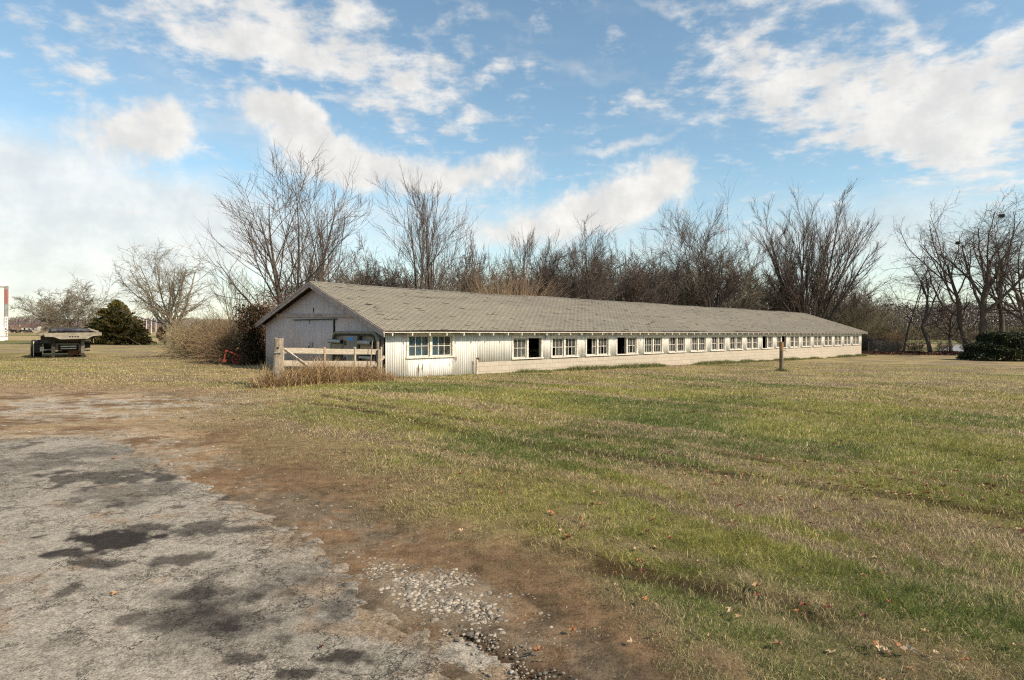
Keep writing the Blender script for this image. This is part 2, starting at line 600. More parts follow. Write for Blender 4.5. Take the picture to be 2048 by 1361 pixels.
# driveway: old chip-and-tar surface
t = MT('worn driveway')
a = t.attr('col')
wn = t.noise(3.0, 4)
vr = t.N.new('ShaderNodeTexVoronoi'); vr.inputs['Scale'].default_value = 75; t.L.new(t.tc.outputs['Object'], vr.inputs['Vector'])
vo = t.N.new('ShaderNodeTexVoronoi'); vo.feature = 'DISTANCE_TO_EDGE'; vo.inputs['Scale'].default_value = 1.7
va = t.N.new('ShaderNodeVectorMath'); va.operation = 'ADD'
nn = t.N.new('ShaderNodeTexNoise'); nn.inputs['Scale'].default_value = 2.6; nn.inputs['Detail'].default_value = 7; nn.inputs['Roughness'].default_value = 0.72
t.L.new(t.tc.outputs['Object'], nn.inputs['Vector'])
vs_ = t.N.new('ShaderNodeVectorMath'); vs_.operation = 'SCALE'; vs_.inputs['Scale'].default_value = 0.9
t.L.new(nn.outputs['Color'], vs_.inputs[0]); t.L.new(t.tc.outputs['Object'], va.inputs[0]); t.L.new(vs_.outputs[0], va.inputs[1])
t.L.new(va.outputs[0], vo.inputs['Vector'])
vo2 = t.N.new('ShaderNodeTexVoronoi'); vo2.feature = 'DISTANCE_TO_EDGE'; vo2.inputs['Scale'].default_value = 6.5; t.L.new(va.outputs[0], vo2.inputs['Vector'])
crk = t.math('MULTIPLY', t.rng(vo.outputs['Distance'], 0.022, 0.0), t.rng(t.noise(0.9, 3), 0.36, 0.5))
crk2 = t.math('MULTIPLY', t.rng(vo2.outputs['Distance'], 0.06, 0.0), t.rng(t.noise(1.3, 4), 0.47, 0.6))
crk = t.math('MAXIMUM', crk, t.math('MULTIPLY', crk2, 0.8))
fine = t.noise(75, 5, 0.85)
med = t.noise(18, 5, 0.7)
c = t.mix(1.0, a.outputs['Color'], t.mix(t.rng(fine, 0.33, 0.67), (0.46, 0.44, 0.41), (1.4, 1.37, 1.31)), 'MULTIPLY')
c = t.mix(1.0, c, t.mix(t.rng(med, 0.3, 0.68), (0.72, 0.71, 0.69), (1.15, 1.14, 1.12)), 'MULTIPLY')
c = t.mix(crk, c, (0.035, 0.03, 0.025))
t.color(c).set(0.95, 0, 0.15)
h = t.math('SUBTRACT', t.math('ADD', t.math('MULTIPLY', vr.outputs['Distance'], -0.5), t.math('MULTIPLY', fine, 0.7)), t.math('MULTIPLY', crk, 1.5))
t.bump(h, 0.6, 0.010)
M['drive'] = t.m

# ---------------------------------------------------------------- terrain
NC = np.array([-4.36, 20.6])            # near corner of the barn
U = np.array([0.7206, 0.6934])          # along the barn
Vv = np.array([-0.6934, 0.7206])        # across the barn


def gz(x, y):
    x = np.asarray(x, float); y = np.asarray(y, float)
    s = (x - NC[0]) * U[0] + (y - NC[1]) * U[1]
    s2 = np.where(s > 0, s, 0)
    z = -0.62 * (1 - np.exp(-(s2 / 42.0) ** 1.25)) / (1 - math.exp(-(51.6 / 42.0) ** 1.25)) * 0.9
    return z


def gz1(x, y):
    return float(gz(x, y))


def px_ground(X, Y, g=0.0):
    """point of the ground that the photograph shows at X, Y"""
    for _ in range(8):
        d = (CAMH - g) * FPX / (Y - hor(X))
        x = (X - 1024) / FPX * d
        g = gz1(x, d)
    return x, d


def wp(pts):
    return [px_ground(*p) for p in pts]


EDGE = [(-30.0, 9.0), (-14, 9.3)] + wp([(0, 875), (200, 868), (262, 885), (330, 915), (400, 958), (520, 1010), (600, 1040), (700, 1110),
        (760, 1180), (850, 1250), (960, 1320), (1030, 1361)]) + [(0.5, 1.9), (1.0, 0.6), (1.6, -8), (-30, -8)]
OUT = [(-40, 17.5), (-9.9, 17)] + wp([(400, 795), (450, 835), (560, 905), (700, 955), (860, 1022), (1000, 1095), (1190, 1150), (1350, 1250),
       (1530, 1361)]) + [(1.5, 1.8), (2.2, 0.2), (2.8, -9), (-40, -9)]


def sdf(poly, x, y):
    """signed distance, negative inside"""
    d = np.full(x.shape, 1e9); ins = np.zeros(x.shape, bool)
    n = len(poly)
    for i in range(n):
        ax, ay = poly[i]; bx, by = poly[(i + 1) % n]
        ex, ey = bx - ax, by - ay
        t = np.clip(((x - ax) * ex + (y - ay) * ey) / (ex * ex + ey * ey), 0, 1)
        d = np.minimum(d, np.hypot(x - ax - t * ex, y - ay - t * ey))
        c = ((ay > y) != (by > y))
        xi = ax + (y - ay) / (ey if abs(ey) > 1e-9 else 1e-9) * ex
        ins ^= c & (x < xi)
    return np.where(ins, -d, d)


def blobm(x, y, cx, cy, rx, ry, rot=0):
    c, s = math.cos(rot), math.sin(rot)
    dx, dy = x - cx, y - cy
    return np.sqrt(((dx * c + dy * s) / rx) ** 2 + ((-dx * s + dy * c) / ry) ** 2)


G_GREEN = np.array([0.135, 0.165, 0.042]); G_DARK = np.array([0.040, 0.058, 0.018]); G_OLIVE = np.array([0.255, 0.245, 0.065])
G_STRAW = np.array([0.47, 0.37, 0.20]); G_TAN = np.array([0.30, 0.215, 0.13]); G_DIRT = np.array([0.180, 0.112, 0.066])
G_DDIRT = np.array([0.062, 0.037, 0.022]); G_GRAV = np.array([0.44, 0.40, 0.34]); G_MAUVE = np.array([0.215, 0.16, 0.12])
GP = px_ground(880, 1185)


def zones(x, y):
    r = np.hypot(x, y)
    e = sdf(EDGE, x, y)
    o = sdf(OUT, x, y)
    nb = fbm(x * 0.9, y * 0.9, 1, 5) - 0.5
    nf = fbm(x * 4.5, y * 4.5, 7, 4) - 0.5
    nk = fbm(x * 16, y * 16, 9, 3) - 0.5
    e2 = e + nf * 0.34 + nb * 0.18 + nk * 0.16
    z = {}
    z['e'] = e2
    fade = np.clip(r / 6, 0.5, 2.2)
    z['dirt'] = ss(0.35, -0.55, (o + nb * 1.5 + nf * 0.9) / fade)         # dirt margin
    z['dry'] = ss(1.6, 0.0, (o + nb * 2.4 + nf * 0.6) / fade)             # matted dry strip
    lane = np.where(e > 0, e, 0)
    al = x * 0.75 - y * 0.66
    streak = fbm(lane * 1.5 + nb * 0.5, al * 0.16, 21, 4)
    streak2 = fbm(lane * 4.0 + nb * 0.8, al * 0.4, 25, 3)
    big = fbm(x * 0.22 + 3, y * 0.22, 31, 4)
    gr = 0.78 * streak + 0.26 * streak2 + 0.22 * big + 0.20 * (nf + 0.5) - .02
    far = ss(14, 26, r)
    gr = gr - 0.15 * far
    # the rear of the lawn is browner
    z['green'] = ss(0.56, 0.80, gr)
    z['dark'] = ss(0.58, 0.74, fbm(lane * 1.9, al * 0.22, 41, 4) * 0.75 + 0.25 * (nf + 0.5))
    z['olive'] = fbm(x * 0.35, y * 0.35, 51, 3)
    gp = blobm(x, y, GP[0], GP[1], 0.42, 0.30, -0.5)
    z['rock'] = ss(1.25, 0.75, gp + nf * 1.3)
    g2 = blobm(x, y, -9.5, 13.0, 4.6, 2.6, 0.0)
    nh = fbm(x * 1.6, y * 3.2, 77, 5) - 0.5
    edge_g = ss(0.75, 0.05, np.abs(e - 0.15)) * ss(-0.16, 0.10, nb + nf * 0.9 + nk * .5)
    z['gravel'] = np.clip(np.maximum(ss(1.45, 0.4, g2 + nh * 2.0) * ss(-0.10, 0.08, nh + nf * 0.5) * 0.95, edge_g * 0.5), 0, 1)
    z['nf'] = nf; z['nb'] = nb
    return z


def ruts(x, y):
    """wheel tracks across the lawn"""
    d = np.full(x.shape, 9.0)
    for pts in RUTS:
        for (ax, ay), (bx, by) in zip(pts[:-1], pts[1:]):
            ex, ey = bx - ax, by - ay
            t = np.clip(((x - ax) * ex + (y - ay) * ey) / (ex * ex + ey * ey), 0, 1)
            d = np.minimum(d, np.hypot(x - ax - t * ex, y - ay - t * ey))
    return d


RUTS = [wp([(560, 800), (700, 815), (830, 842), (1000, 880), (1250, 915), (1500, 955), (1750, 985), (2200, 1060)]),
        wp([(640, 790), (900, 835), (1180, 872), (1400, 900), (1640, 935)]),
        wp([(1050, 1085), (1200, 1130), (1480, 1190), (1720, 1250), (1950, 1300)]),
        wp([(940, 1290), (1080, 1361), (1200, 1430)]),
        wp([(150, 768), (300, 763), (470, 765)])]


def mixc(a, b, f):
    return a + (b - a) * f[..., None]


def ground_color(x, y, z):
    sh = x.shape + (3,)
    c = np.broadcast_to(G_STRAW * 0.70, sh).copy()
    r = np.hypot(x, y)
    c = mixc(c, G_MAUVE, ss(0.4, 0.62, fbm(x * 0.5 + 9, y * 0.9, 61, 4)) * 0.8)
    g = mixc(np.broadcast_to(G_GREEN, sh), G_OLIVE, ss(0.40, 0.60, z['olive']))
    c = mixc(c, g, z['green'] * 0.85)
    c = mixc(c, G_DARK * 1.15, z['dark'] * z['green'] * 0.55)
    c = mixc(c, G_TAN, z['dry'] * 0.75)
    dd = mixc(np.broadcast_to(G_DIRT, sh), G_DDIRT, ss(0.0, 0.16, z['nf'] * 0.7 + z['nb'] * 0.9))
    dd = mixc(dd, np.array([0.36, 0.26, 0.16]), ss(6.5, 11, r) * ss(-.12, .10, z['nb'] + z['nf'] * .3) * .85)
    c = mixc(c, dd, z['dirt'] * 0.9)
    # bare patch near the bottom, between driveway and lawn
    c = mixc(c, np.where((r > 8)[..., None], G_GRAV, G_GRAV * [.72, .66, .58]), z['gravel'] * 0.75)
    c = mixc(c, G_GRAV * [.6, .54, .47], z['rock'] * 0.6)
    rt = ruts(x, y) + z['nf'] * 0.18
    c = mixc(c, G_DDIRT, ss(0.26, 0.05, rt) * ss(-0.16, 0.06, z['nb'] + z['nf'] * .5) * 0.85)
    c = c * (1 - .24 * ss(24, 8, r) * (1 - z['dirt']))[..., None]  # shade among the grass blades painted into the soil colour, fading with distance
    # fields beyond the yard
    fy = ss(75, 110, r)
    bands = fbm(x * 0.004 + 5, y * 0.03, 91, 3)
    fld = mixc(np.broadcast_to(np.array([0.13, 0.14, 0.045]), sh), np.array([0.36, 0.27, 0.15]), ss(0.42, 0.55, bands + (y > 230) * 0.25))
    c = mixc(c, fld, fy)
    return c


def build_ground():
    a1 = np.concatenate([np.linspace(-50, 50, 760), np.linspace(50, 310, 70)[1:-1]])
    az = np.radians(a1)
    rr = np.concatenate([[0.25, 0.6], np.geomspace(1.1, 75, 560), np.geomspace(75, 4500, 60)[1:]])
    A, Rr = np.meshgrid(az, rr)
    x = np.sin(A) * Rr; y = np.cos(A) * Rr
    z = zones(x, y)
    g = gz(x, y)
    fine = np.clip(1.5 - Rr / 40, 0, 1)
    hgt = g + fine * ((fbm(x * 0.8, y * 0.8, 3, 4) - 0.5) * 0.03 + (fbm(x * 6, y * 6, 13, 3) - 0.5) * 0.018 * np.clip(4 / np.maximum(Rr, 1), 0, 1))
    rt = ruts(x, y)
    hgt = hgt - 0.035 * ss(0.22, 0.05, rt) * fine
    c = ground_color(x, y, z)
    hgt = hgt - 0.05 * ss(-0.10, -0.30, z['e'])
    nr, na = x.shape
    V = np.stack([x, y, hgt], -1)
    idx = np.arange(nr * na).reshape(nr, na)
    q = np.stack([idx[:-1, :], np.roll(idx, -1, 1)[:-1, :], np.roll(idx, -1, 1)[1:, :], idx[1:, :]], -1).reshape(-1, 4)
    V = np.concatenate([V.reshape(-1, 3), [[0, 0, 0]]])
    cc = np.concatenate([c.reshape(-1, 3), [[0.15, 0.1, 0.06]]])
    ctr = len(V) - 1
    tri = np.stack([np.full(na, ctr), np.roll(idx[0], -1), idx[0]], -1)
    q = q[:, ::-1]
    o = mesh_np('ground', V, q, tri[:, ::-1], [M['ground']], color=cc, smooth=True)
    tag(o, kind='structure')
    # driveway sheet on the same grid
    dz = g + (fbm(x * 0.8, y * 0.8, 3, 4) - 0.5) * 0.03 + 0.010 - 0.022 * ss(-0.30, 0.06, z['e']) + (fbm(x * 9, y * 9, 17, 3) - 0.5) * 0.008
    sel = (z['e'] < 0.10) & (Rr < 32)
    sq = sel[:-1, :] & np.roll(sel, -1, 1)[:-1, :] & np.roll(sel, -1, 1)[1:, :] & sel[1:, :]
    q2 = np.stack([idx[:-1, :], np.roll(idx, -1, 1)[:-1, :], np.roll(idx, -1, 1)[1:, :], idx[1:, :]], -1)[sq].reshape(-1, 4)[:, ::-1]
    base = np.array([0.345, 0.31, 0.262])
    dc = np.broadcast_to(base, x.shape + (3,)).copy()
    n1 = fbm(x * 1.1, y * 1.1, 101, 5); n2 = fbm(x * 5, y * 5, 111, 4)
    dc = mixc(dc, np.array([0.20, 0.185, 0.155]), ss(0.45, 0.68, n1) * 0.65)
    dc = mixc(dc, np.array([0.30, 0.19, 0.11]), ss(0.66, 0.78, fbm(x * 3, y * 3, 121, 4)) * 0.45)
    # tar and oil stains
    stains = [(205, 1085, 95, 20, 1.0, 0.015), (140, 1110, 60, 14, 0.9, 0.03), (420, 1060, 70, 15, 0.7, 0.1), (300, 1060, 50, 12, 0.75, 0), (365, 1120, 40, 11, 0.75, 0), (180, 1130, 60, 9, .8, 0),
              (230, 955, 95, 14, 0.75, 0.0), (160, 915, 80, 20, 0.35, 0), (270, 985, 110, 22, 0.5, 0), (80, 930, 120, 20, 0.35, 0),
              (640, 1320, 75, 18, 0.9, 0), (580, 1348, 90, 16, 0.85, 0), (520, 1320, 60, 12, .7, 0), (380, 1210, 110, 34, 0.45, 0), (480, 1250, 120, 40, 0.5, 0), (620, 1220, 110, 42, 0.62, 0),
              (400, 1290, 200, 40, 0.3, 0), (120, 1205, 60, 10, .5, 0), (390, 1192, 26, 8, .7, 0), (560, 1160, 130, 40, 0.4, 0), (470, 1260, 14, 5, .8, 0)]
    for (X, Y, w, h, st, _) in stains:
        cx, cy = px_ground(X, Y)
        d = cy
        rx = w / FPX * d; x2, y2 = px_ground(X, Y - h); ry = max(0.03, y2 - cy)
        b = blobm(x, y, cx, cy, rx, ry, 0) + (n2 - 0.5) * 3.0 + (n1 - 0.5) * 1.2
        hard = 0.32 if st > 0.65 else 0.7
        dc = mixc(dc, np.array([0.040, 0.033, 0.029]), np.minimum(1, ss(1 + hard * .3, 1 - hard, b) * st * 1.02))
    crumb = ss(-0.55, 0.02, z['e'] + z['nf'] * .5)
    dc = mixc(dc, np.array([0.24, 0.175, 0.115]), crumb * ss(-.02, .12, z['nb'] + (n2 - .5) * .9) * .8)
    dc = dc * (1 + (fbm(x * 34, y * 34, 141, 3) - .5) * .9 * np.clip(crumb + .25, 0, 1))[..., None]
    # small spots
    sp = fbm(x * 3.2, y * 3.2, 131, 2)
    dc = mixc(dc, np.array([0.08, 0.068, 0.055]), ss(0.80, 0.86, sp) * 0.8)
    V2 = np.stack([x, y, dz], -1).reshape(-1, 3)
    used = np.unique(q2); mp_ = np.full(nr * na, -1); mp_[used] = np.arange(len(used))
    o = mesh_np('driveway', V2[used], mp_[q2], None, [M['drive']], color=dc.reshape(-1, 3)[used], smooth=True)
    tag(o, kind='structure')


build_ground()


def blades(name, x, y, h, w, lean, col, z0=None, lab=None, cat=None, kind='stuff', seed=0, azim=None, mat='blade', curl=1.0):
    n = len(x)
    rg = np.random.default_rng(seed)
    if z0 is None:
        z0 = gz(x, y)
    a = rg.uniform(0, 2 * np.pi, n) if azim is None else azim
    dx, dy = np.cos(a), np.sin(a)
    wa = rg.uniform(0, np.pi, n)
    wx, wy = np.cos(wa) * w / 2, np.sin(wa) * w / 2
    l1 = lean * 0.55; l2 = np.clip(lean * (1 + 0.35 * curl), 0, 1.75)
    p0 = np.stack([x, y, z0 - 0.004], -1)
    p1 = p0 + np.stack([dx * np.sin(l1) * h * 0.5, dy * np.sin(l1) * h * 0.5, np.cos(l1) * h * 0.5], -1)
    p2 = p1 + np.stack([dx * np.sin(l2) * h * 0.55, dy * np.sin(l2) * h * 0.55, np.cos(l2) * h * 0.55], -1)
    W = np.stack([wx, wy, np.zeros(n)], -1)
    V = np.stack([p0 - W, p0 + W, p1 + W * 0.8, p1 - W * 0.8, p2], 1)
    b = np.arange(n) * 5
    q = np.stack([b, b + 1, b + 2, b + 3], -1)
    t_ = np.stack([b + 3, b + 2, b + 4], -1)
    C = np.repeat(col, 5, 0).reshape(n, 5, 3)
    o = mesh_np(name, V.reshape(-1, 3), q, t_, [M[mat]], color=C.reshape(-1, 3))
    tag(o, lab, cat, kind=kind)
    return o


def build_grass():
    rg = np.random.default_rng(5)
    n = 980000
    rr = np.exp(rg.uniform(math.log(2.3), math.log(46), n))
    az = np.radians(rg.uniform(-58, 62, n))
    x = np.sin(az) * rr; y = np.cos(az) * rr
    z = zones(x, y)
    # not inside the barn or on the driveway
    s = (x - NC[0]) * U[0] + (y - NC[1]) * U[1]; w = (x - NC[0]) * Vv[0] + (y - NC[1]) * Vv[1]
    inb = (s > -0.05) & (s < 51.8) & (w > -0.03) & (w < 10.5)
    prob = 1 - z['dirt'] * 0.97
    prob = prob * (1 - 0.9 * z['rock']) * (1 - z['gravel'] * .85)
    prob = np.where(z['e'] < 0.04, 0, prob)
    rt = ruts(x, y)
    prob = prob * (1 - 0.85 * ss(0.26, 0.08, rt) * ss(-0.16, 0.06, z['nb'] + z['nf'] * .5))
    keep = (rg.uniform(0, 1, n) < prob) & ~inb
    x, y, rr = x[keep], y[keep], rr[keep]
    z = {k: v[keep] for k, v in z.items()}
    n = len(x)
    u = rg.uniform(0, 1, n)
    cl = fbm(x * 7, y * 7, 71, 3)
    pg = np.clip(0.10 + z['green'] * 0.62 + (cl - 0.5) * 1.1, 0.02, 0.95) * (1 - 0.85 * z['dry']) 
    isg = u < pg
    straw = G_STRAW * 1.15
    col = np.where(isg[:, None], mixc(np.broadcast_to(G_GREEN * 1.15, (n, 3)), G_OLIVE * 1.25, ss(0.30, 0.58, z['olive'])), straw)
    brown = (rg.uniform(0, 1, n) < 0.30 + 0.35 * z['dry']) & ~isg
    col = np.where(brown[:, None], G_TAN * 1.05, col)
    dk = z['dark'] * z['green']
    col = col * (1 - 0.40 * dk * isg)[:, None]
    col = col * (1 - .35 * z['dirt'])[:, None]
    col = col * rg.uniform(0.65, 1.3, n)[:, None]
    k = np.clip(rr / 5, 0.75, 4.2)
    h = rg.uniform(0.024, 0.064, n) * (1 + 0.5 * (cl > 0.58) + 0.8 * (fbm(x * 3.1, y * 3.1, 171, 2) > .78)) * (1 - 0.45 * z['dry']) * np.clip(k, 1, 1.25)
    wd = 0.0034 * k * rg.uniform(0.7, 1.4, n)
    lean = rg.uniform(0.5, 1.45, n)
    lean = np.where(isg, lean * 0.8, lean)
    az = np.where(rg.uniform(0, 1, n) < 0.6, rg.normal(-0.6, 0.8, n) + (fbm(x * 1.3, y * 1.3, 88, 2) - .5) * 5, rg.uniform(0, 6.283, n))
    blades('lawn_grass', x, y, h, wd, lean, col, lab='short patchy winter grass, part green and part straw coloured', cat='grass', seed=9, azim=az)


build_grass()


def loc(s, w):
    p = NC + U * s + Vv * w
    return p[0], p[1]


def build_weeds():
    rg = np.random.default_rng(11)
    # green weeds along the foot of the long wall
    n = 42000
    s = rg.uniform(-0.2, 51.6, n) ** 1.0
    cl = fbm(s * 0.55, s * 0, 5, 4)
    keep = rg.uniform(0, 1, n) < ss(0.30, 0.62, cl) * 1.0 + 0.12
    s = s[keep]; cl = cl[keep]; n = len(s)
    w = -0.04 - np.abs(rg.normal(0, 0.22, n)) * (0.5 + cl)
    x = NC[0] + U[0] * s + Vv[0] * w; y = NC[1] + U[1] * s + Vv[1] * w
    g = rg.uniform(0, 1, n) < np.where(s < 2.0, 0.25, 0.72)
    col = np.where(g[:, None], np.array([0.09, 0.135, 0.03]), G_STRAW) * rg.uniform(0.5, 1.35, n)[:, None]
    h = rg.uniform(0.05, 0.26, n) * ss(0.25, 0.65, cl) + 0.05
    blades('wall_weeds', x, y, h, 0.010 * rg.uniform(0.7, 1.6, n), rg.uniform(0.2, 1.2, n), col, lab='strip of green weeds along the foot of the barn wall', cat='weeds', seed=12)
    # tall dead grass round the gate
    n = 9000
    t = rg.uniform(-0.06, 1.12, n)
    px = -7.15 + 2.75 * t + rg.normal(0, 0.10, n); py = 17.55 + 2.3 * t - np.abs(rg.normal(0, 0.28, n)) + 0.30
    hh = fbm(t * 6, t * 0 + 3, 4, 3)
    h = rg.uniform(0.2, 0.95, n) * (0.45 + hh * 1.1)
    h = np.where(t > 1.0, h * 0.45, h)
    c = np.array([0.58, 0.42, 0.23]) * rg.uniform(0.5, 1.3, n)[:, None]
    c = np.where((rg.uniform(0, 1, n) < 0.25)[:, None], np.array([0.20, 0.10, 0.055]) * rg.uniform(.6, 1.3, n)[:, None], c)
    blades('tall_dry_grass', px, py, h, 0.012 * rg.uniform(0.6, 1.5, n), rg.uniform(0.25, 1.75, n), c, lab='tall tangle of straw-coloured dead grass at the foot of the plank gate', cat='dry grass', seed=13, curl=1.6)


build_weeds()


def build_stones():
    rg = np.random.default_rng(21)
    V, T = [], []

    def batch(n, x, y, size, name, label, colr):
        # irregular pebbles: distorted octahedra with an extra ring
        th = np.linspace(0, 2 * np.pi, 7)[:-1]
        ring = np.stack([np.cos(th), np.sin(th), np.zeros(6)], -1)
        base = np.concatenate([[[0, 0, 1.0]], ring * [0.75, 0.75, 1] + [0, 0, .62], ring, [[0, 0, -0.6]]])
        P = base[None] * (1 + rg.uniform(-0.22, 0.22, (n, 14, 1)))
        P = P * np.stack([size * rg.uniform(0.7, 1.3, n), size * rg.uniform(0.6, 1.1, n), size * rg.uniform(0.22, 0.6, n)], -1)[:, None, :]
        a = rg.uniform(0, 6.28, n); ca, sa = np.cos(a), np.sin(a)
        X = P[..., 0] * ca[:, None] - P[..., 1] * sa[:, None]; Y = P[..., 0] * sa[:, None] + P[..., 1] * ca[:, None]
        zz = gz(x, y) + size * 0.02 - 0.004 + (fbm(x * 0.8, y * 0.8, 3, 4) - 0.5) * 0.03
        W = np.stack([X + x[:, None], Y + y[:, None], P[..., 2] + zz[:, None]], -1)
        f = []
        for k in range(6):
            j = (k + 1) % 6
            f += [(0, 1 + k, 1 + j), (13, 7 + j, 7 + k), (1 + k, 7 + k, 7 + j), (1 + k, 7 + j, 1 + j)]
        F = (np.arange(n) * 14)[:, None, None] + np.array(f)[None]
        col = np.repeat(colr * rg.uniform(0.35, 1.2, n)[:, None], 14, 0)
        o = mesh_np(name, W.reshape(-1, 3), None, F.reshape(-1, 3), [M['stone']], color=col)
        tag(o, label, 'gravel', kind='stuff')
    t = MT('limestone chips')
    nz = t.noise(60, 3)
    t.color(t.mix(1.0, t.attr('col').outputs['Color'], t.mix(t.rng(nz, .3, .7), (.75, .75, .75), (1.15, 1.15, 1.15)), 'MULTIPLY')).set(0.95, 0, 0.1)
    M['stone'] = t.m
    n = 5200
    x = GP[0] - .02 + rg.normal(0, 0.25, n); y = GP[1] + rg.normal(0, 0.18, n) - (x - GP[0]) * 0.55
    z = zones(x, y); k = (z['e'] > -0.02)
    x, y = x[k], y[k]
    sz = rg.lognormal(math.log(0.0066), 0.62, len(x)).clip(0.003, 0.024)
    batch(len(x), x, y, sz, 'gravel_patch', 'patch of broken pale limestone beside the driveway in the foreground', np.array([0.37, 0.315, 0.245]))
    n = 60000
    rr = np.exp(rg.uniform(math.log(2.6), math.log(20), n)); az = np.radians(rg.uniform(-44, 10, n))
    x = np.sin(az) * rr; y = np.cos(az) * rr
    z = zones(x, y)
    k = (rg.uniform(0, 1, n) < z['gravel'] * 0.9 + 0.025 * z['dirt'] * (z['e'] < 0.9)) & (z['e'] > 0.0)
    x, y, rr = x[k], y[k], rr[k]
    sz = rg.lognormal(math.log(0.008), 0.4, len(x)).clip(0.004, 0.022) * np.clip(rr / 5, 0.8, 2)
    batch(len(x), x, y, sz, 'scattered_gravel', 'small pale gravel scattered along the driveway edge', np.array([0.30, 0.26, 0.205]))


build_stones()


def build_leaves():
    rg = np.random.default_rng(31)
    lob = []
    for k in range(15):
        a = 2 * math.pi * k / 15
        r = (1.0, 0.42, 0.62)[k % 3] if k % 3 else 1.0
        lob.append((math.cos(a) * r, math.sin(a) * r))
    lob = np.array(lob)

    def leafv(x, y, size, up, a, n):
        V = np.zeros((n, 16, 3))
        ca, sa = np.cos(a), np.sin(a)
        px = lob[None, :, 0] * size[:, None] * rg.uniform(.6, 1, n)[:, None]; py = lob[None, :, 1] * size[:, None]
        V[:, 1:, 0] = px * ca[:, None] - py * sa[:, None]; V[:, 1:, 1] = px * sa[:, None] + py * ca[:, None]
        V[:, 1:, 2] = rg.uniform(-.1, .55, (n, 15)) * size[:, None] + (px ** 2) / size[:, None] * rg.uniform(0, .8, n)[:, None]
        V[..., 0] += x[:, None]; V[..., 1] += y[:, None]; V[..., 2] += up[:, None]
        return V
    fan = np.array([(0, 1 + k, 1 + (k + 1) % 15) for k in range(15)])
    n = 520
    rr = np.exp(rg.uniform(math.log(3.2), math.log(30), n)); az = np.radians(rg.uniform(-36, 44, n))
    x = np.sin(az) * rr; y = np.cos(az) * rr
    # more of them to the right of the lawn
    cx, cy = px_ground(1800, 975)
    m = 170
    x = np.concatenate([x, cx + rg.normal(0, 1.1, m)]); y = np.concatenate([y, cy + rg.normal(0, 0.5, m) - (x[-m:] - cx) * .22])
    z = zones(x, y)
    s = (x - NC[0]) * U[0] + (y - NC[1]) * U[1]; w = (x - NC[0]) * Vv[0] + (y - NC[1]) * Vv[1]
    k = ~((s > -.3) & (w > -.1) & (w < 10.6)) & (z['dirt'] < 0.6) & (z['e'] > 0.05)
    x, y = x[k], y[k]; n = len(x)
    sz = rg.uniform(0.018, 0.040, n) * np.clip(np.hypot(x, y) / 8, 1, 1.4)
    V = leafv(x, y, sz, gz(x, y) + rg.uniform(.012, .045, n), rg.uniform(0, 6.28, n), n)
    F = (np.arange(n) * 16)[:, None, None] + fan[None]
    pal = np.array([[0.36, 0.17, 0.075], [0.48, 0.30, 0.16], [0.22, 0.075, 0.04], [0.13, 0.05, 0.035], [0.50, 0.36, 0.22]])
    c = pal[rg.integers(0, 5, n)] * rg.uniform(.75, 1.2, n)[:, None]
    o = mesh_np('leaf_litter', V.reshape(-1, 3), None, F.reshape(-1, 3), [M['leaf']], color=np.repeat(c, 16, 0))
    tag(o, 'small dry brown leaves scattered over the lawn', 'leaf litter', kind='stuff')
    big = [(228, 921, .055, 0, 'curled orange leaf lying on the far part of the driveway'),
           (230, 1194, .045, 1, 'pale tan leaf lying flat on the middle of the driveway'),
           (1146, 1268, .035, 0, 'tan leaf on bare dirt, the farther of the pair beside the driveway'),
           (1080, 1310, .048, 0, 'large brown curled leaf on dirt close beside the driveway edge'),
           (1265, 1292, .032, 4, 'light leaf on the brown dirt strip, rightmost leaf on the dirt'),
           (1292, 1214, .035, 0, 'orange leaf at the edge between dirt strip and green grass'),
           (1780, 1219, .045, 0, 'bright tan leaf alone in green grass at lower right'),
           (1762, 1316, .035, 4, 'small pale leaf in grass near the bottom right corner'),
           (1822, 1320, .058, 4, 'broad pale leaf in grass, largest near the bottom right corner'),
           (1136, 1079, .038, 0, 'orange brown leaf in the strip of straw grass mid lawn'),
           (1515, 1205, .035, 2, 'dark red leaf in grass at lower middle right'),
           (1430, 978, .04, 2, 'dark maroon leaf in the green wheel-track grass'),
           (1822, 1000, .06, 1, 'large tan leaf beside the rut in the right part of the lawn'),
           (645, 1302, .032, 3, 'dark leaf on the stained driveway near the bottom edge')]
    for (X, Y, sz, ci, lab) in big:
        gx, gy = px_ground(X, Y)
        up = 0.02 if Y > 1100 or X < 700 else 0.03
        if X > 1280: up = 0.045
        V = leafv(np.zeros(1), np.zeros(1), np.array([sz * .8]), np.zeros(1), rg.uniform(0, 6.28, 1), 1)
        o = mesh_np('fallen_leaf', V.reshape(-1, 3), None, fan, [M['leaf']], color=np.repeat(pal[ci:ci + 1] * 1.1, 16, 0))
        o.location = (gx, gy, gz1(gx, gy) + up)
        tag(o, lab, 'leaf', 'larger fallen leaves on the ground')


build_leaves()

# ---------------------------------------------------------------- barn
BL, BW = 51.6, 10.3
RIDGE, EZ, OV = 3.57, 1.67, 0.45
SLF = (RIDGE - EZ) / (BW / 2 + OV)
SLB = 0.288
T0 = 12.45
PITCH = 2.388


def s_of_X(X):
    return (18688.0 / (2271 - X) - T0) * PITCH


def plane_px(P0, D, X, Y):
    """distance along the vertical plane through P0 with direction D, and the height, that the photograph shows at X, Y"""
    a = (X - 1024) / FPX
    t = (a * P0[1] - P0[0]) / (D[0] - a * D[1])
    d = P0[1] + D[1] * t
    return t, CAMH - (Y - hor(X)) * d / FPX


def gab(X, Y, off=0.0):
    return plane_px(NC - U * off, Vv, X, Y)


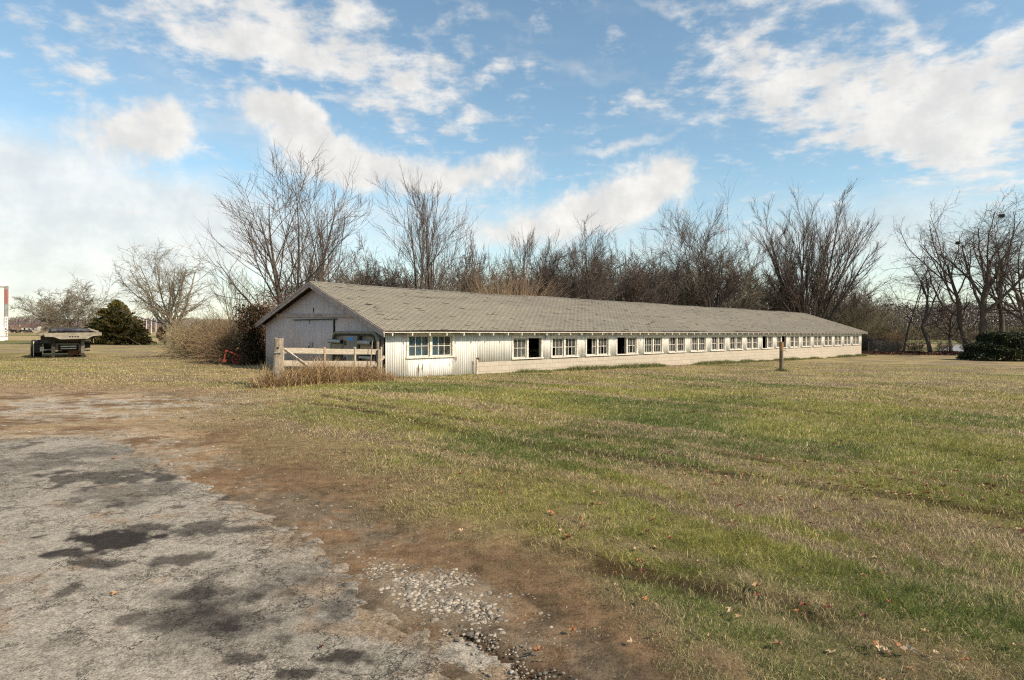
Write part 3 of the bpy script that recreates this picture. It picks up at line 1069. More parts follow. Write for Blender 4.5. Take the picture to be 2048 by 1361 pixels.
def roofz(x, w, sag=True):
    z = np.where(w < BW / 2, EZ + SLF * (w + OV), RIDGE - SLB * (w - BW / 2))
    if sag:
        k = np.clip(1 - np.abs(w - BW / 2) / 5.8, 0, 1)
        z = z + k * (0.03 * np.sin(x * 0.42 + 1.0) * np.exp(-((x - 9) / 9) ** 2) + (vnoise(x * 0.22, x * 0 + 2, 5) - 0.5) * 0.05)
        z = z + (vnoise(x * 0.5, w * 0.6, 15) - 0.5) * 0.035
    return z


def boards(regions, width, horiz, out, depth, colvar, parent, name, mat, gap=0.0065, rng_=None, flip=False):
    """vertical boards with a groove between them. horiz 'x' or 'y' is the axis they run along; out is the face coordinate"""
    V, Q, C = [], [], []
    rng_ = rng_ or random.Random(3)
    for (a, b, z0, z1) in regions:
        k0 = math.floor(a / width)
        k = k0
        while k * width < b:
            l = max(a, k * width + (gap if k * width > a - 1e-6 else 0)); r = min(b, (k + 1) * width - gap)
            if r - l > 0.006:
                h = hsh(np.float64(k), np.float64(1.0), 2.0)
                zt = z1((l + r) / 2) if callable(z1) else z1
                zb = z0((l + r) / 2) if callable(z0) else z0
                if callable(z0) or zb < 0.2:
                    zb += (h - 0.5) * 0.03
                f = 1 - colvar * float(hsh(np.float64(k), np.float64(7.0), 5.0))
                o = out + (h - 0.5) * 0.004
                i = o + depth
                n = len(V)
                pts = [(l, o), (r, o), (r, i), (l, i)]
                for zz in (zb, zt):
                    for p, q in pts:
                        V.append((p, q, zz) if horiz == 'x' else (q, p, zz))
                fs = [(0, 1, 5, 4), (1, 2, 6, 5), (3, 0, 4, 7), (0, 3, 2, 1), (4, 5, 6, 7)]
                if horiz == 'y':
                    fs = [tuple(reversed(q)) for q in fs]
                Q += [tuple(n + v for v in q) for q in fs]
                C += [(f, f, f * 0.99)] * 8
            k += 1
    return mesh_np(name, np.array(V), np.array(Q), None, [mat], parent, color=np.array(C))


def build_barn():
    rng = random.Random(4)
    barn = empty('barn', (NC[0], NC[1], 0), math.atan2(U[1], U[0]))
    tag(barn, 'long low white poultry barn with peeling boards, block base and worn shingle roof', 'barn')
    XB = s_of_X(953)
    wins = [(1.93, 1.04, 0.72, 1.49)] + [((2.91 + n) * PITCH, 0.90, 0.53, 1.36) for n in range(19)]
    regs, back = [], []
    edges = []
    x = 0.0
    for (c, hw, z0, z1) in wins:
        a, b = c - hw + 0.05, c + hw - 0.05
        for (l, r) in ((x, a),):
            if l < XB < r:
                regs += [(l, XB, -0.12, 1.80), (XB, r, 0.44, 1.80)]
            else:
                regs.append((l, r, -0.12 if r <= XB else 0.44, 1.80))
        regs.append((a, b, z1, 1.80))
        if z0 > 0.6:
            regs.append((a, b, -0.12, z0 - 0.03))
        x = b
    regs.append((x, BL, 0.44, 1.80))
    boards(regs, 0.092, 'x', -0.022, 0.02, 0.16, barn, 'front_wall', M['siding'])
    mb = MB()
    for (l, r, z0, z1) in regs:
        mb.box(l, 0.0, z0 + 0.01, r, 0.07, z1)
    for (c, hw, z0, z1) in wins[1:]:
        mb.box(c - hw + 0.05, 0.0, 0.455, c + hw - 0.05, 0.07, 0.53)
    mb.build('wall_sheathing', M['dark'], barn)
    # block base
    mb = MB()
    mb.box(XB, -0.012, -1.2, BL, 0.19, 0.448)
    mb.box(BL - 0.2, 0.19, -1.2, BL, BW, 0.448)
    mb.box(0.0, BW - 0.2, -1.2, BL - 0.2, BW, 0.448)
    mb.build('block_base', M['block'], barn)
    mb = MB()
    mb.box(0.08, 0.19, -0.9, BL - 0.21, BW - 0.21, -0.10)
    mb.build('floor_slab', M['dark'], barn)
    # gable walls
    def top(w):
        return float(roofz(np.float64(0.0), np.float64(w), False)) - 0.13
    gr = [(0.0, BW, lambda w: -0.1, top)]
    boards(gr, 0.105, 'y', 0.0, 0.02, 0.06, barn, 'gable_wall', M['gable'], gap=0.0028)
    mb = MB()
    poly = [(0.005, -0.1), (BW - .005, -0.1), (BW - .005, top(BW)), (BW / 2, top(BW / 2)), (0.005, top(0))]
    mb.prism(poly, 'x', 0.021, 0.07)
    mb.build('gable_sheathing', M['dark'], barn)
    mb = MB()
    mb.prism([(0.0, 0.44), (BW, 0.44), (BW, top(BW)), (BW / 2, top(BW / 2)), (0, top(0))], 'x', BL - 0.06, BL - 0.01)
    mb.build('far_gable_sheathing', M['dark'], barn)
    boards([(0.0, BW, lambda w: 0.44, top)], 0.105, 'y', BL - 0.009, 0.02, 0.1, barn, 'far_gable_wall', M['siding'])
    boards([(0.0, BL, 0.44, top(BW) - 0.05)], 0.15, 'x', BW - 0.02, 0.02, 0.1, barn, 'back_wall', M['siding'])
    # inside face of the back wall, dark
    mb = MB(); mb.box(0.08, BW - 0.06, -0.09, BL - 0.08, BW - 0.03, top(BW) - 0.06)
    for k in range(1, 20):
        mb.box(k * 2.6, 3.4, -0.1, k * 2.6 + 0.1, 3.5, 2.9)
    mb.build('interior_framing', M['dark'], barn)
    # board standing behind the open half of the first small window
    mb = MB(); mb.box(7.34, 0.75, -0.1, 7.52, 0.79, 1.75); mb.build('interior_stud', M['plank'], barn)
    # header board over the doors, doors, jamb strips
    mb = MB()
    _, zl = gab(554.5, 633.6); _, zr = gab(713, 634.6)
    mb.prism([(1.95, zr - 0.02), (9.0, zl - 0.02), (9.0, zl + 0.13), (1.95, zr + 0.12)], 'x', -0.055, -0.004)
    mb.build('header_board', M['rake'], barn)
    mb = MB(); mb.box(-0.085, 3.3, zr - 0.075, -0.057, 7.2, zr - 0.035); mb.build('door_track', M['darksteel'], barn)
    zt = zr - 0.08
    for (a, b, h) in ((5.36, 7.02, zt), (3.66, 5.34, zt - 0.01)):
        d = boards([(a, b, 0.04, h)], 0.098, 'y', -0.048, 0.04, 0.08, barn, 'sliding_door', M['gable'], gap=0.003)
    m2 = MB(); m2.tube([(-0.055, 5.5, 0.95), (-0.10, 5.5, 1.0), (-0.10, 5.5, 1.12), (-0.055, 5.5, 1.17)], 0.011, 6)
    m2.build('door_pull', M['rust'], barn)
    mb = MB(); mb.box(-0.05, 3.56, 0.0, -0.004, 3.62, zt); mb.build('door_jamb', M['darksteel'], barn)
    # peeled holes near the door head and the owl hole
    w, z = gab(627, 621)
    mb = MB(); mb.prism([(w - .04, z - .11), (w + .05, z - .02), (w + .06, z + .05), (w, z + .12), (w - .04, z + .07), (w - .05, z)], 'x', -0.006, -0.002)
    mb.build('wall_hole', M['black'], barn)
    for (X, Y, a, b) in ((621, 642, .05, .03), (622, 646, .03, .03), (639, 631, .05, .02), (645, 631, .05, .02), (620, 695, .05, .05), (628, 690, .03, .10)):
        w, z = gab(X, Y); mb = MB(); mb.box(-0.053 if Y > 634 else -0.058, w - a, z - b, -0.049 if Y > 634 else -0.054, w + a, z + b)
        mb.build('peeled_patch', M['black'], barn)
    mb = MB(); mb.box(-0.02, -0.024, -0.1, -0.001, -0.001, 1.62); mb.build('corner_board', M['siding'], barn)

    # roof deck
    xs = np.linspace(-0.3, BL + 0.3, 105)
    ws = np.array([-OV, -0.1, 1.2, 2.6, 4.0, BW / 2, 6.5, 8.0, 9.4, BW + OV - .05])
    Xg, Wg = np.meshgrid(xs, ws, indexing='ij')
    Zt = roofz(Xg, Wg) - 0.012
    nx, nw = Xg.shape
    Vt = np.stack([Xg, Wg, Zt], -1).reshape(-1, 3); Vb = np.stack([Xg, Wg, Zt - 0.05], -1).reshape(-1, 3)
    idx = np.arange(nx * nw).reshape(nx, nw)
    q = np.stack([idx[:-1, :-1], idx[1:, :-1], idx[1:, 1:], idx[:-1, 1:]], -1).reshape(-1, 4)
    off = nx * nw
    qs = [q, q[:, ::-1] + off]
    for e in (idx[0, :], idx[-1, :], idx[:, 0], idx[:, -1]):
        qs.append(np.stack([e[:-1], e[1:], e[1:] + off, e[:-1] + off], -1))
    roof = mesh_np('roof', np.concatenate([Vt, Vb]), np.concatenate(qs), None, [M['darkdeck']], barn)
    # shingle tabs, front and back slope
    rg = np.random.default_rng(8)
    for side in (0, 1):
        run = BW / 2 + OV - (0.0 if side == 0 else .05)
        sl = SLF if side == 0 else SLB
        cs = math.sqrt(1 + sl * sl)
        cw = 0.132
        nc = int(run * cs / cw)
        tw = 0.305
        nt = int((BL + 0.6) / tw) + 2
        I, J = np.meshgrid(np.arange(nc), np.arange(nt), indexing='ij')
        I, J = I.ravel(), J.ravel()
        n = len(I)
        jit = hsh(I * 1.0, I * 0.0, 3) * 0.03
        x0 = -0.31 + (J - 0.5 * (I % 2)) * tw + jit - 0.05
        x1 = x0 + tw - 0.019 - 0.008 * rg.uniform(0, 1, n)
        x0 = np.clip(x0, -0.325, BL + 0.32); x1 = np.clip(x1, -0.32, BL + 0.325)
        t0 = I * cw / cs - 0.02 + rg.normal(0, 0.0025, n); t1 = (I + 1.25) * cw / cs
        t1 = np.minimum(t1, run + .01)
        keep = (x1 - x0 > 0.02) & (rg.uniform(0, 1, n) > 0.0035)
        def P(x, t, h):
            w = -OV + t if side == 0 else BW + OV - .05 - t
            return np.stack([x, w, roofz(x, w) + h], -1)
        curl = np.where(rg.uniform(0, 1, n) < 0.03, rg.uniform(0.01, 0.03, n), rg.uniform(0.0, 0.004, n))
        c2 = curl * rg.uniform(0.1, 1.0, n)
        a = P(x0, t0, 0.013 + curl); b = P(x1, t0, 0.013 + c2); c = P(x1, t1, 0.002 + 0 * t1); d = P(x0, t1, 0.002 + 0 * t1)
        e = P(x0, t0, 0.001 + curl * .8); f = P(x1, t0, 0.001 + c2 * .8)
        V = np.stack([a, b, c, d, e, f], 1)[keep]
        n2 = len(V)
        bs = np.arange(n2)[:, None] * 6
        q1 = bs + np.array([[0, 1, 2, 3]]); q2 = bs + np.array([[4, 5, 1, 0]])
        if side: q1 = q1[:, ::-1]; q2 = q2[:, ::-1]
        xm = (x0 + x1)[keep] / 2; im = I[keep].astype(float)
        base = np.array([0.212, 0.192, 0.148])
        grey = np.array([0.170, 0.152, 0.124])
        mixf = np.clip(ss(2, 16, xm) * 0.75 + (fbm(xm * 0.35, im * 0.12, 6, 4) - 0.5) * 1.6, 0, 1)
        col = base + (grey - base) * mixf[:, None]
        lum = rg.normal(1.0, 0.055, n2) * (0.92 + 0.16 * vnoise(np.floor(xm / 0.92), im, 9))
        # replaced or darkened runs
        lum *= 1 - 0.32 * (vnoise(np.floor(xm / 1.8), np.floor(im / 2.0) * 1.7, 19) > 0.92) * (rg.uniform(0, 1, n2) < 0.6)
        lum *= np.where(rg.uniform(0, 1, n2) < 0.012, 0.45, 1)
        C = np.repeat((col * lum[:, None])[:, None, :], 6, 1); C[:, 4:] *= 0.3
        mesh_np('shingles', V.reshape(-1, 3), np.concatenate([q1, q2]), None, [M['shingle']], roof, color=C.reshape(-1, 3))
    # ridge cap
    V, Q, C = [], [], []
    x = -0.33
    while x < BL + 0.3:
        x1 = min(x + 0.30, BL + 0.33)
        h = 0.022 + rng.uniform(0, 0.018) * (rng.random() < 0.35)
        n = len(V)
        for (xx, dh) in ((x, h), (x1, 0.016)):
            for w in (BW / 2 - 0.15, BW / 2, BW / 2 + 0.15):
                V.append((xx, w, float(roofz(np.float64(xx), np.float64(w))) + dh + (0.004 if abs(w - BW / 2) < .01 else 0)))
        Q += [(n, n + 3, n + 4, n + 1), (n + 1, n + 4, n + 5, n + 2)]
        f = rng.uniform(0.8, 1.15) * (1.25 if x < 1.2 else 1)
        C += [(0.24 * f, 0.21 * f, 0.165 * f)] * 6
        x += 0.27
    mesh_np('ridge_cap', np.array(V), np.array(Q), None, [M['shingle']], roof, color=np.array(C))
    # eave board, rafter tails, rake boards
    mb = MB()
    k = 0
    xx = -0.3
    while xx < BL + 0.3:
        x1 = min(xx + 3.6, BL + 0.3)
        mb.box(xx, -OV - 0.004, EZ - 0.082, x1 - 0.004, -OV + 0.018, EZ - 0.058 + 0.0)
        xx = x1
    mb.build('eave_board', M['trim'], barn)
    mb = MB()
    hz = lambda w: EZ + SLF * (w + OV) - 0.066
    mb.prism([(-OV + 0.02, hz(-OV + .02)), (0.0, hz(0)), (0.0, hz(0) - 0.14), (-OV + 0.03, hz(-OV + .03) - 0.135)], 'x', -0.021, 0.021)
    tail = mb.build('rafter_tail', M['trim'], barn)
    nt = 68
    step = (BL - 0.1) / (nt - 1)
    for i in range(nt):
        o = tail if i == 0 else tail.copy()
        if i:
            COL.objects.link(o)
        o.location = (0.06 + i * step + rng.uniform(-0.03, 0.03), 0, rng.uniform(-0.006, 0.006))
    for xa in (-0.33, BL + 0.295):
        for side in (0, 1):
            mb = MB()
            w0, w1 = (-OV - 0.01, BW / 2) if side == 0 else (BW / 2, BW + OV - .04)
            z = lambda w: float(roofz(np.float64(xa), np.float64(w))) - 0.02
            ws_ = np.linspace(w0, w1, 7)
            for a, b in zip(ws_[:-1], ws_[1:]):
                mb.prism([(a, z(a) - 0.20), (b, z(b) - 0.20), (b, z(b)), (a, z(a))], 'x', xa, xa + 0.035)
                mb.prism([(a, z(a) - 0.075), (b, z(b) - 0.075), (b, z(b) + 0.006), (a, z(a) + 0.006)], 'x', xa - 0.022 if xa < 1 else xa + .036, xa - 0.001 if xa < 1 else xa + .058)
            mb.build('rake_board', M['rake'], barn)
    # windows
    def sash(win, x0, x1, z0, z1, missing, holes, y=0.035):
        fr = 0.042
        mb = MB()
        mb.box(x0, y, z0, x0 + fr, y + .035, z1); mb.box(x1 - fr, y, z0, x1, y + .035, z1)
        mb.box(x0 + fr, y, z0, x1 - fr, y + .035, z0 + fr); mb.box(x0 + fr, y, z1 - fr, x1 - fr, y + .035, z1)
        gx0, gx1, gz0, gz1 = x0 + fr, x1 - fr, z0 + fr, z1 - fr
        cw = (gx1 - gx0) / 3
        a0 = 2 if missing else 1
        for i in range(a0, 3):
            mb.box(gx0 + i * cw - .011, y + .004, gz0, gx0 + i * cw + .011, y + .031, gz1)
        zm = (gz0 + gz1) / 2
        xa = gx0 + (2 * cw if missing else 0)
        mb.box(xa + (.012 if missing else 0), y + .006, zm - .011, gx1, y + .029, zm + .011)
        s_ = mb.build('sash', M['trim'], win)
        mp_ = MB()
        if missing:
            mp_.box(gx0 + 2 * cw + .004, y + .016, gz0 + .003, gx1 - .004, y + .019, gz1 - .003)
        for i in range(0 if missing else 3):
            for j in range(2):
                if (missing and i < 2) or (i, j) in holes:
                    continue
                mp_.box(gx0 + i * cw + .004, y + .016, gz0 + j * (zm - gz0) + .003, gx0 + (i + 1) * cw - .004, y + .019, zm + j * (gz1 - zm) - .003)
        if mp_.f:
            mp_.build('pane', M['glass_dusty' if rng.random() < .4 and z0 < .6 else 'glass'], win)
    for k, (c, hw, z0, z1) in enumerate(wins):
        mb = MB()
        y0 = -0.045
        tilt = rng.uniform(-0.006, 0.006)
        mb.box(c - hw - .03, y0, z1, c + hw + .03, -0.0225, z1 + 0.085)            # head casing
        mb.box(c - hw - .03, y0, z0, c - hw + .052, -0.0225, z1)                   # side casings
        mb.box(c + hw - .052, y0, z0, c + hw + .03, -0.0225, z1)
        mb.box(c - hw + .0525, -0.03, z0 + .0, c - hw + .075, 0.10, z1)              # jambs
        mb.box(c + hw - .075, -0.03, z0 + .0, c + hw - .0525, 0.10, z1)
        mb.box(c - .055, -0.030, z0 + .001, c + .055, 0.10, z1 - .001)                         # mullion
        mb.box(c - hw - .06, -0.085, z0 - 0.05, c + hw + .06, -0.0235, z0 - .001)       # sill
        mb.box(c - hw + .0525, -0.0225, z0 - 0.02, c + hw - .0525, 0.10, z0)
        win = mb.build('window', M['trim'], barn)
        L_ = R_ = 'full'
        n = k - 1
        if n == 0: R_ = 'none'
        if n == 2: L_ = 'missing'
        if n in (3, 10): L_ = 'none'
        if n == 11: R_ = 'none'
        for side, st in ((-1, L_), (1, R_)):
            if st == 'none':
                continue
            xa, xb = (c - hw + .077, c - .057) if side < 0 else (c + .057, c + hw - .077)
            holes = set()
            if k > 0:
                for i in range(3):
                    for j in range(2):
                        if rng.random() < (0.28 if j == 0 else 0.08) and not holes:
                            holes.add((i, j))
            sash(win, xa, xb, z0 + .002, z1 - .002, st == 'missing', holes, 0.03 + rng.uniform(0, .012))
        if n == 0: win['label'] = 'window with its right sash gone, open to the dark inside'
        if n == 2: win['label'] = 'window with a broken left sash'
        if n in (3, 10): win['label'] = 'window with its left sash gone'
        if n == 11: win['label'] = 'window with its right sash gone'
        if k == 0: win['label'] = 'higher near window with blue curtains behind the glass'
    # curtains
    for (a, b, lab) in ((1.00, 1.86, 'faded blue curtain hanging behind the left sash of the near barn window'),
                        (1.98, 2.52, 'faded blue curtain drawn half across the right sash of the near barn window')):
        n = 60
        u = np.linspace(a, b, n); yy = 0.20 + 0.025 * np.sin(u * 55) + 0.012 * np.sin(u * 131)
        z0 = 0.55 + 0.03 * np.sin(u * 9)
        V = np.concatenate([np.stack([u, yy, z0], -1), np.stack([u * .985 + .02, yy * .9 + .02, u * 0 + 1.02], -1), np.stack([u, yy, u * 0 + 1.47], -1)])
        V = np.concatenate([V, V + [0, .006, 0]])
        Q = []
        for r_ in range(2):
            for i in range(n - 1):
                Q.append((r_ * n + i, r_ * n + i + 1, (r_ + 1) * n + i + 1, (r_ + 1) * n + i))
                Q.append((3 * n + r_ * n + i + 1, 3 * n + r_ * n + i, 3 * n + (r_ + 1) * n + i, 3 * n + (r_ + 1) * n + i + 1))
        o = mesh_np('curtain', V, Q, None, [M['curtain']], smooth=True)
        o.location = (NC[0], NC[1], 0); o.rotation_euler = (0, 0, math.atan2(U[1], U[0]))
        tag(o, lab, 'curtain', 'blue curtains in the near window')


t = MT('dark roof deck')
t.color((0.045, 0.038, 0.03)).set(0.95)
M['darkdeck'] = t.m
build_barn()

# ---------------------------------------------------------------- trees


def nrm(v):
    return v / np.maximum(np.linalg.norm(v, axis=-1, keepdims=True), 1e-9)


def grow(rg, P0, D, L, R0, K, curl, up, taper=0.6, wig=0.0):
    n = len(P0)
    pts = [P0]; d = nrm(D)
    cv = rg.normal(0, 1, (n, 3)) * curl
    for i in range(K):
        d = nrm(d + cv / K * 1.6 + rg.normal(0, 1, (n, 3)) * (curl * 0.55 + wig) + np.array([0, 0, 1.0]) * up / K)
        pts.append(pts[-1] + d * (L / K)[:, None])
    P = np.stack(pts, 1)
    t = np.linspace(0, 1, K + 1)
    return P, R0[:, None] * (1 - taper * t[None]), L


def spawn(rg, br, m, t0, t1, ang, av, lr, lv, rr, apical=0.55, rmin=0.0, tip=True):
    P, Rr, L = br
    n, K1, _ = P.shape
    K = K1 - 1
    u = (np.arange(m)[None] + rg.uniform(0, 1, (n, m))) / m
    t = t0 + (t1 - t0) * u
    f = np.clip(t * K, 0, K - 1e-3); i = f.astype(int); fr = (f - i)[..., None]
    I = np.arange(n)[:, None]
    pos = P[I, i] * (1 - fr) + P[I, i + 1] * fr
    tan = nrm(P[I, i + 1] - P[I, i])
    rad = Rr[I, i] * (1 - fr[..., 0]) + Rr[I, i + 1] * fr[..., 0]
    rnd = rg.normal(0, 1, (n, m, 3))
    perp = nrm(rnd - tan * np.sum(rnd * tan, -1, keepdims=True))
    a = np.radians(ang + rg.normal(0, av, (n, m)))[..., None]
    D = tan * np.cos(a) + perp * np.sin(a)
    Lc = L[:, None] * lr * (1 - apical * (t - t0) / max(t1 - t0, 1e-6)) * np.exp(rg.normal(0, lv, (n, m)))
    Rc = np.maximum(rad * rr, rmin)
    return pos.reshape(-1, 3), D.reshape(-1, 3), Lc.ravel(), Rc.ravel()


def tubes(brs, sides):
    Vs, Qs, b = [], [], 0
    for (P, Rr, L), m in zip(brs, sides):
        n, K1, _ = P.shape
        T = np.empty_like(P)
        T[:, 1:-1] = P[:, 2:] - P[:, :-2]; T[:, 0] = P[:, 1] - P[:, 0]; T[:, -1] = P[:, -1] - P[:, -2]
        T = nrm(T)
        ref = np.where(np.abs(T[:, :1, 2:3]) > 0.9, np.array([1.0, 0, 0]), np.array([0, 0, 1.0]))
        A = nrm(np.cross(T, np.broadcast_to(ref, T.shape))); B = np.cross(T, A)
        th = np.arange(m) / m * 2 * np.pi
        ring = P[:, :, None, :] + (A[:, :, None, :] * np.cos(th)[None, None, :, None] + B[:, :, None, :] * np.sin(th)[None, None, :, None]) * Rr[:, :, None, None]
        Vs.append(ring.reshape(-1, 3))
        idx = b + np.arange(n * K1 * m).reshape(n, K1, m)
        nx = np.roll(idx, -1, 2)
        Qs.append(np.stack([idx[:, :-1], nx[:, :-1], nx[:, 1:], idx[:, 1:]], -1).reshape(-1, 4))
        b += n * K1 * m
    return np.concatenate(Vs), np.concatenate(Qs)


STY = {
    # trunk: number of stems from base, lean; levels: (m, t0, t1, angle, var, length ratio, lv, radius ratio, K, curl, up, apical)
    'fan': dict(stems=13, lean=30, slen=.95, lv=[(9, .22, .97, 22, 8, .42, .25, .55, 5, .10, .35, .45), (9, .15, 1, 28, 9, .42, .3, .55, 4, .12, .4, .4), (6, .15, 1, 30, 10, .45, .3, .7, 3, .12, .35, .3)]),
    'sweep': dict(stems=5, lean=20, slen=1.0, lv=[(9, .15, .95, 44, 10, .55, .25, .5, 6, .10, .55, .45), (9, .2, 1, 34, 9, .42, .3, .5, 4, .10, .35, .35), (4, .2, 1, 34, 12, .38, .3, .7, 3, .12, .2, .2)]),
    'sapling': dict(stems=5, lean=13, slen=.95, lv=[(9, .2, .95, 50, 9, .36, .2, .5, 6, .10, .50, .4), (7, .2, 1, 30, 8, .42, .3, .55, 4, .08, .5, .3), (4, .2, 1, 30, 10, .38, .3, .7, 3, .10, .3, .2)]),
    'thicket': dict(stems=11, lean=30, slen=.95, lv=[(8, .2, .97, 32, 10, .42, .25, .5, 5, .16, .35, .4), (8, .15, 1, 36, 12, .42, .3, .55, 4, .18, .25, .3), (6, .15, 1, 36, 14, .42, .3, .7, 3, .2, .2, .2)]),
    'round': dict(stems=7, lean=32, slen=.9, lv=[(9, .25, .97, 34, 9, .46, .2, .5, 5, .12, .30, .35), (9, .2, 1, 34, 10, .44, .25, .55, 4, .14, .28, .25), (7, .15, 1, 34, 10, .42, .3, .7, 3, .14, .25, .2)]),
    'oak': dict(stems=1, lean=2, slen=.50, lv=[(15, .30, 1.0, 58, 12, .95, .15, .62, 7, .14, .75, .10), (9, .2, 1, 42, 14, .42, .3, .5, 5, .24, .10, .3), (8, .15, 1, 44, 16, .42, .3, .55, 4, .28, .0, .25), (4, .2, 1, 42, 16, .5, .3, .7, 3, .3, .0, .2)]),
    'crooked': dict(stems=1, lean=6, slen=.6, lv=[(8, .35, 1.0, 42, 12, .90, .2, .55, 8, .20, .50, .30), (8, .2, 1, 40, 12, .45, .3, .5, 5, .22, .30, .3), (7, .15, 1, 40, 14, .44, .3, .55, 4, .24, .15, .25), (4, .2, 1, 42, 14, .5, .3, .7, 3, .25, .05, .2)]),
}


def tree_mesh(style, seed, H, path=None, trunk_r=0.16, twig=0.010, dens=1.0, leanf=1.0):
    st = dict(STY[style]); st['lean'] = st['lean'] * leanf
    rg = np.random.default_rng(seed)
    n = st['stems']
    if path is not None:
        P = np.array(path, float)[None]
        # resample
        K = 8
        seg = np.linalg.norm(np.diff(P[0], axis=0), axis=1); cum = np.concatenate([[0], np.cumsum(seg)])
        tt = np.linspace(0, cum[-1], K + 1)
        P = np.stack([np.interp(tt, cum, P[0][:, k]) for k in range(3)], -1)[None]
        tr = (P, trunk_r * (1 - 0.68 * np.linspace(0, 1, K + 1))[None], np.array([cum[-1]]))
        brs = [tr]
        ln0 = np.array([H * 0.62])
        cur = (P, tr[1], ln0)
    else:
        a = rg.uniform(0, 2 * np.pi) + np.arange(n) * 2.39996
        ln = np.radians(st['lean'] * np.sqrt((np.arange(n) + .5) / n) * rg.uniform(.6, 1.3, n)) if n > 1 else np.radians(np.full(n, st['lean']))
        D = np.stack([np.cos(a) * np.sin(ln), np.sin(a) * np.sin(ln), np.cos(ln)], -1)
        P0 = np.stack([np.cos(a) * trunk_r * .6 * (n > 1), np.sin(a) * trunk_r * .6 * (n > 1), np.full(n, -0.15)], -1)
        cur = grow(rg, P0, D, H * st['slen'] * rg.uniform(.8, 1.05, n), trunk_r * rg.uniform(.6, 1, n), 9, .05, .12 if n > 1 else 0.0, .85 if n > 1 else .5)
        if n == 1:
            cur = (cur[0], cur[1], np.array([H * 0.62]))
        brs = [cur]
    for li, (m, t0, t1, ang, av, lr, lv, rr, K, curl, up, ap) in enumerate(st['lv']):
        m2 = max(2, int(round(m * (dens if li > 0 else 1))))
        q = spawn(rg, cur, m2, t0, t1, ang, av, lr, lv, rr, ap, rmin=twig * (0.75 if li == len(st['lv']) - 1 else 1.1))
        cur = grow(rg, q[0], q[1], q[2], q[3], K, curl, up, .65)
        brs.append(cur)
    return brs


def fit(brs, H, xl, xr, base_keep=True):
    """scale the branches so that the tree is H tall and reaches xl to the left and xr to the right of its foot"""
    allp = np.concatenate([b[0].reshape(-1, 3) for b in brs])
    zt = np.percentile(allp[:, 2], 99.7)
    sz = H / zt
    a, b = np.percentile(allp[:, 0], 1.5), np.percentile(allp[:, 0], 98.5)
    out = []
    sl, sr = xl / max(-a, .1), xr / max(b, .1)
    sy = (xl + xr) / max(b - a, .2)
    for P, Rr, L in brs:
        P = P.copy()
        zc = np.maximum(P[..., 2], 0)
        P[..., 2] *= sz
        w = 1 / (1 + np.exp(-P[..., 0] / (0.15 * (b - a))))
        P[..., 0] *= sl * (1 - w) + sr * w
        P[..., 1] *= sy
        out.append((P, Rr, L))
    return out


def link_tree(name, brs, loc_, label, cat, group, mt, mc, sides=(9, 5, 4, 3, 3), ntrunk=1, rot=0.0):
    r = empty(name, loc_, rot)
    tag(r, label, cat, group)
    V, Q = tubes(brs[:ntrunk], sides[:ntrunk]); mesh_np('trunk', V, Q, None, [mt], r, smooth=True)
    V, Q = tubes(brs[ntrunk:], sides[ntrunk:len(brs)]); mesh_np('crown', V, Q, None, [mc], r, smooth=False)
    return r


def place_tree(X, z, topY, XL, XR, style, seed, label, group='bare trees behind the barn', path=None, mt='bark', mc='twig', tr=0.16, twig=0.011, dens=1.0, cat='tree', fitx=True):
    twig *= 1.1; dens *= 1.25 if 'right of' not in group else .95
    """X: where the photograph shows the foot (photo pixels); z: distance; topY, XL, XR: outline in the photograph"""
    k = z / FPX
    x = (X - 1024) * k
    g = gz1(x, z)
    H = CAMH + (hor(X) - topY) * k - g
    pth = None
    if path:
        rg = random.Random(seed)
        pth = [((px - X) * k, rg.uniform(-.15, .15) * i, CAMH + (hor(px) - py) * k - g) for i, (px, py) in enumerate(path)]
        pth[0] = (0, 0, -0.15)
    for leanf in (1.0, .7, .45, .25):
        brs = tree_mesh(style, seed, H, pth, tr, twig, dens, leanf)
        if pth is not None:
            break
        ap_ = np.concatenate([b[0].reshape(-1, 3) for b in brs])
        wid = np.percentile(ap_[:, 0], 98.5) - np.percentile(ap_[:, 0], 1.5); hh = np.percentile(ap_[:, 2], 99.3)
        if (XR - XL) * k / wid >= .82 * H / hh:
            break
    if pth is None:
        brs = fit(brs, H, (X - XL) * k, (XR - X) * k)
    else:
        # scale only what grows beyond the trunk
        allp = np.concatenate([b[0].reshape(-1, 3) for b in brs[1:]])
        zt = np.percentile(allp[:, 2], 99.85); a, b = np.percentile(allp[:, 0], .5), np.percentile(allp[:, 0], 99.5)
        tx, ty, tz = pth[-1]
        H_, xl, xr = H, (X - XL) * k, (XR - X) * k
        if fitx:
            new = [brs[0]]
            for P, Rr, L in brs[1:]:
                P = P.copy()
                up = P[..., 2] > tz
                P[..., 2] = np.where(up, tz + (P[..., 2] - tz) * (H_ - tz) / max(zt - tz, .5), P[..., 2])
                sl = (tx + xl) / max(tx - a, .3); sr = (xr - tx) / max(b - tx, .3)
                d = P[..., 0] - tx
                w = 1 / (1 + np.exp(-d / (0.12 * (b - a)))); f = sl * (1 - w) + sr * w
                far = np.clip(np.abs(d) / 1.2 + np.clip((P[..., 2] - tz * .5), 0, 1), 0, 1)
                P[..., 0] = tx + d * (1 + (f - 1) * far)
                new.append((P, Rr, L))
            brs = new
    return link_tree('bare_tree', brs, (x, z, g), label, cat, group, M[mt], M[mc])


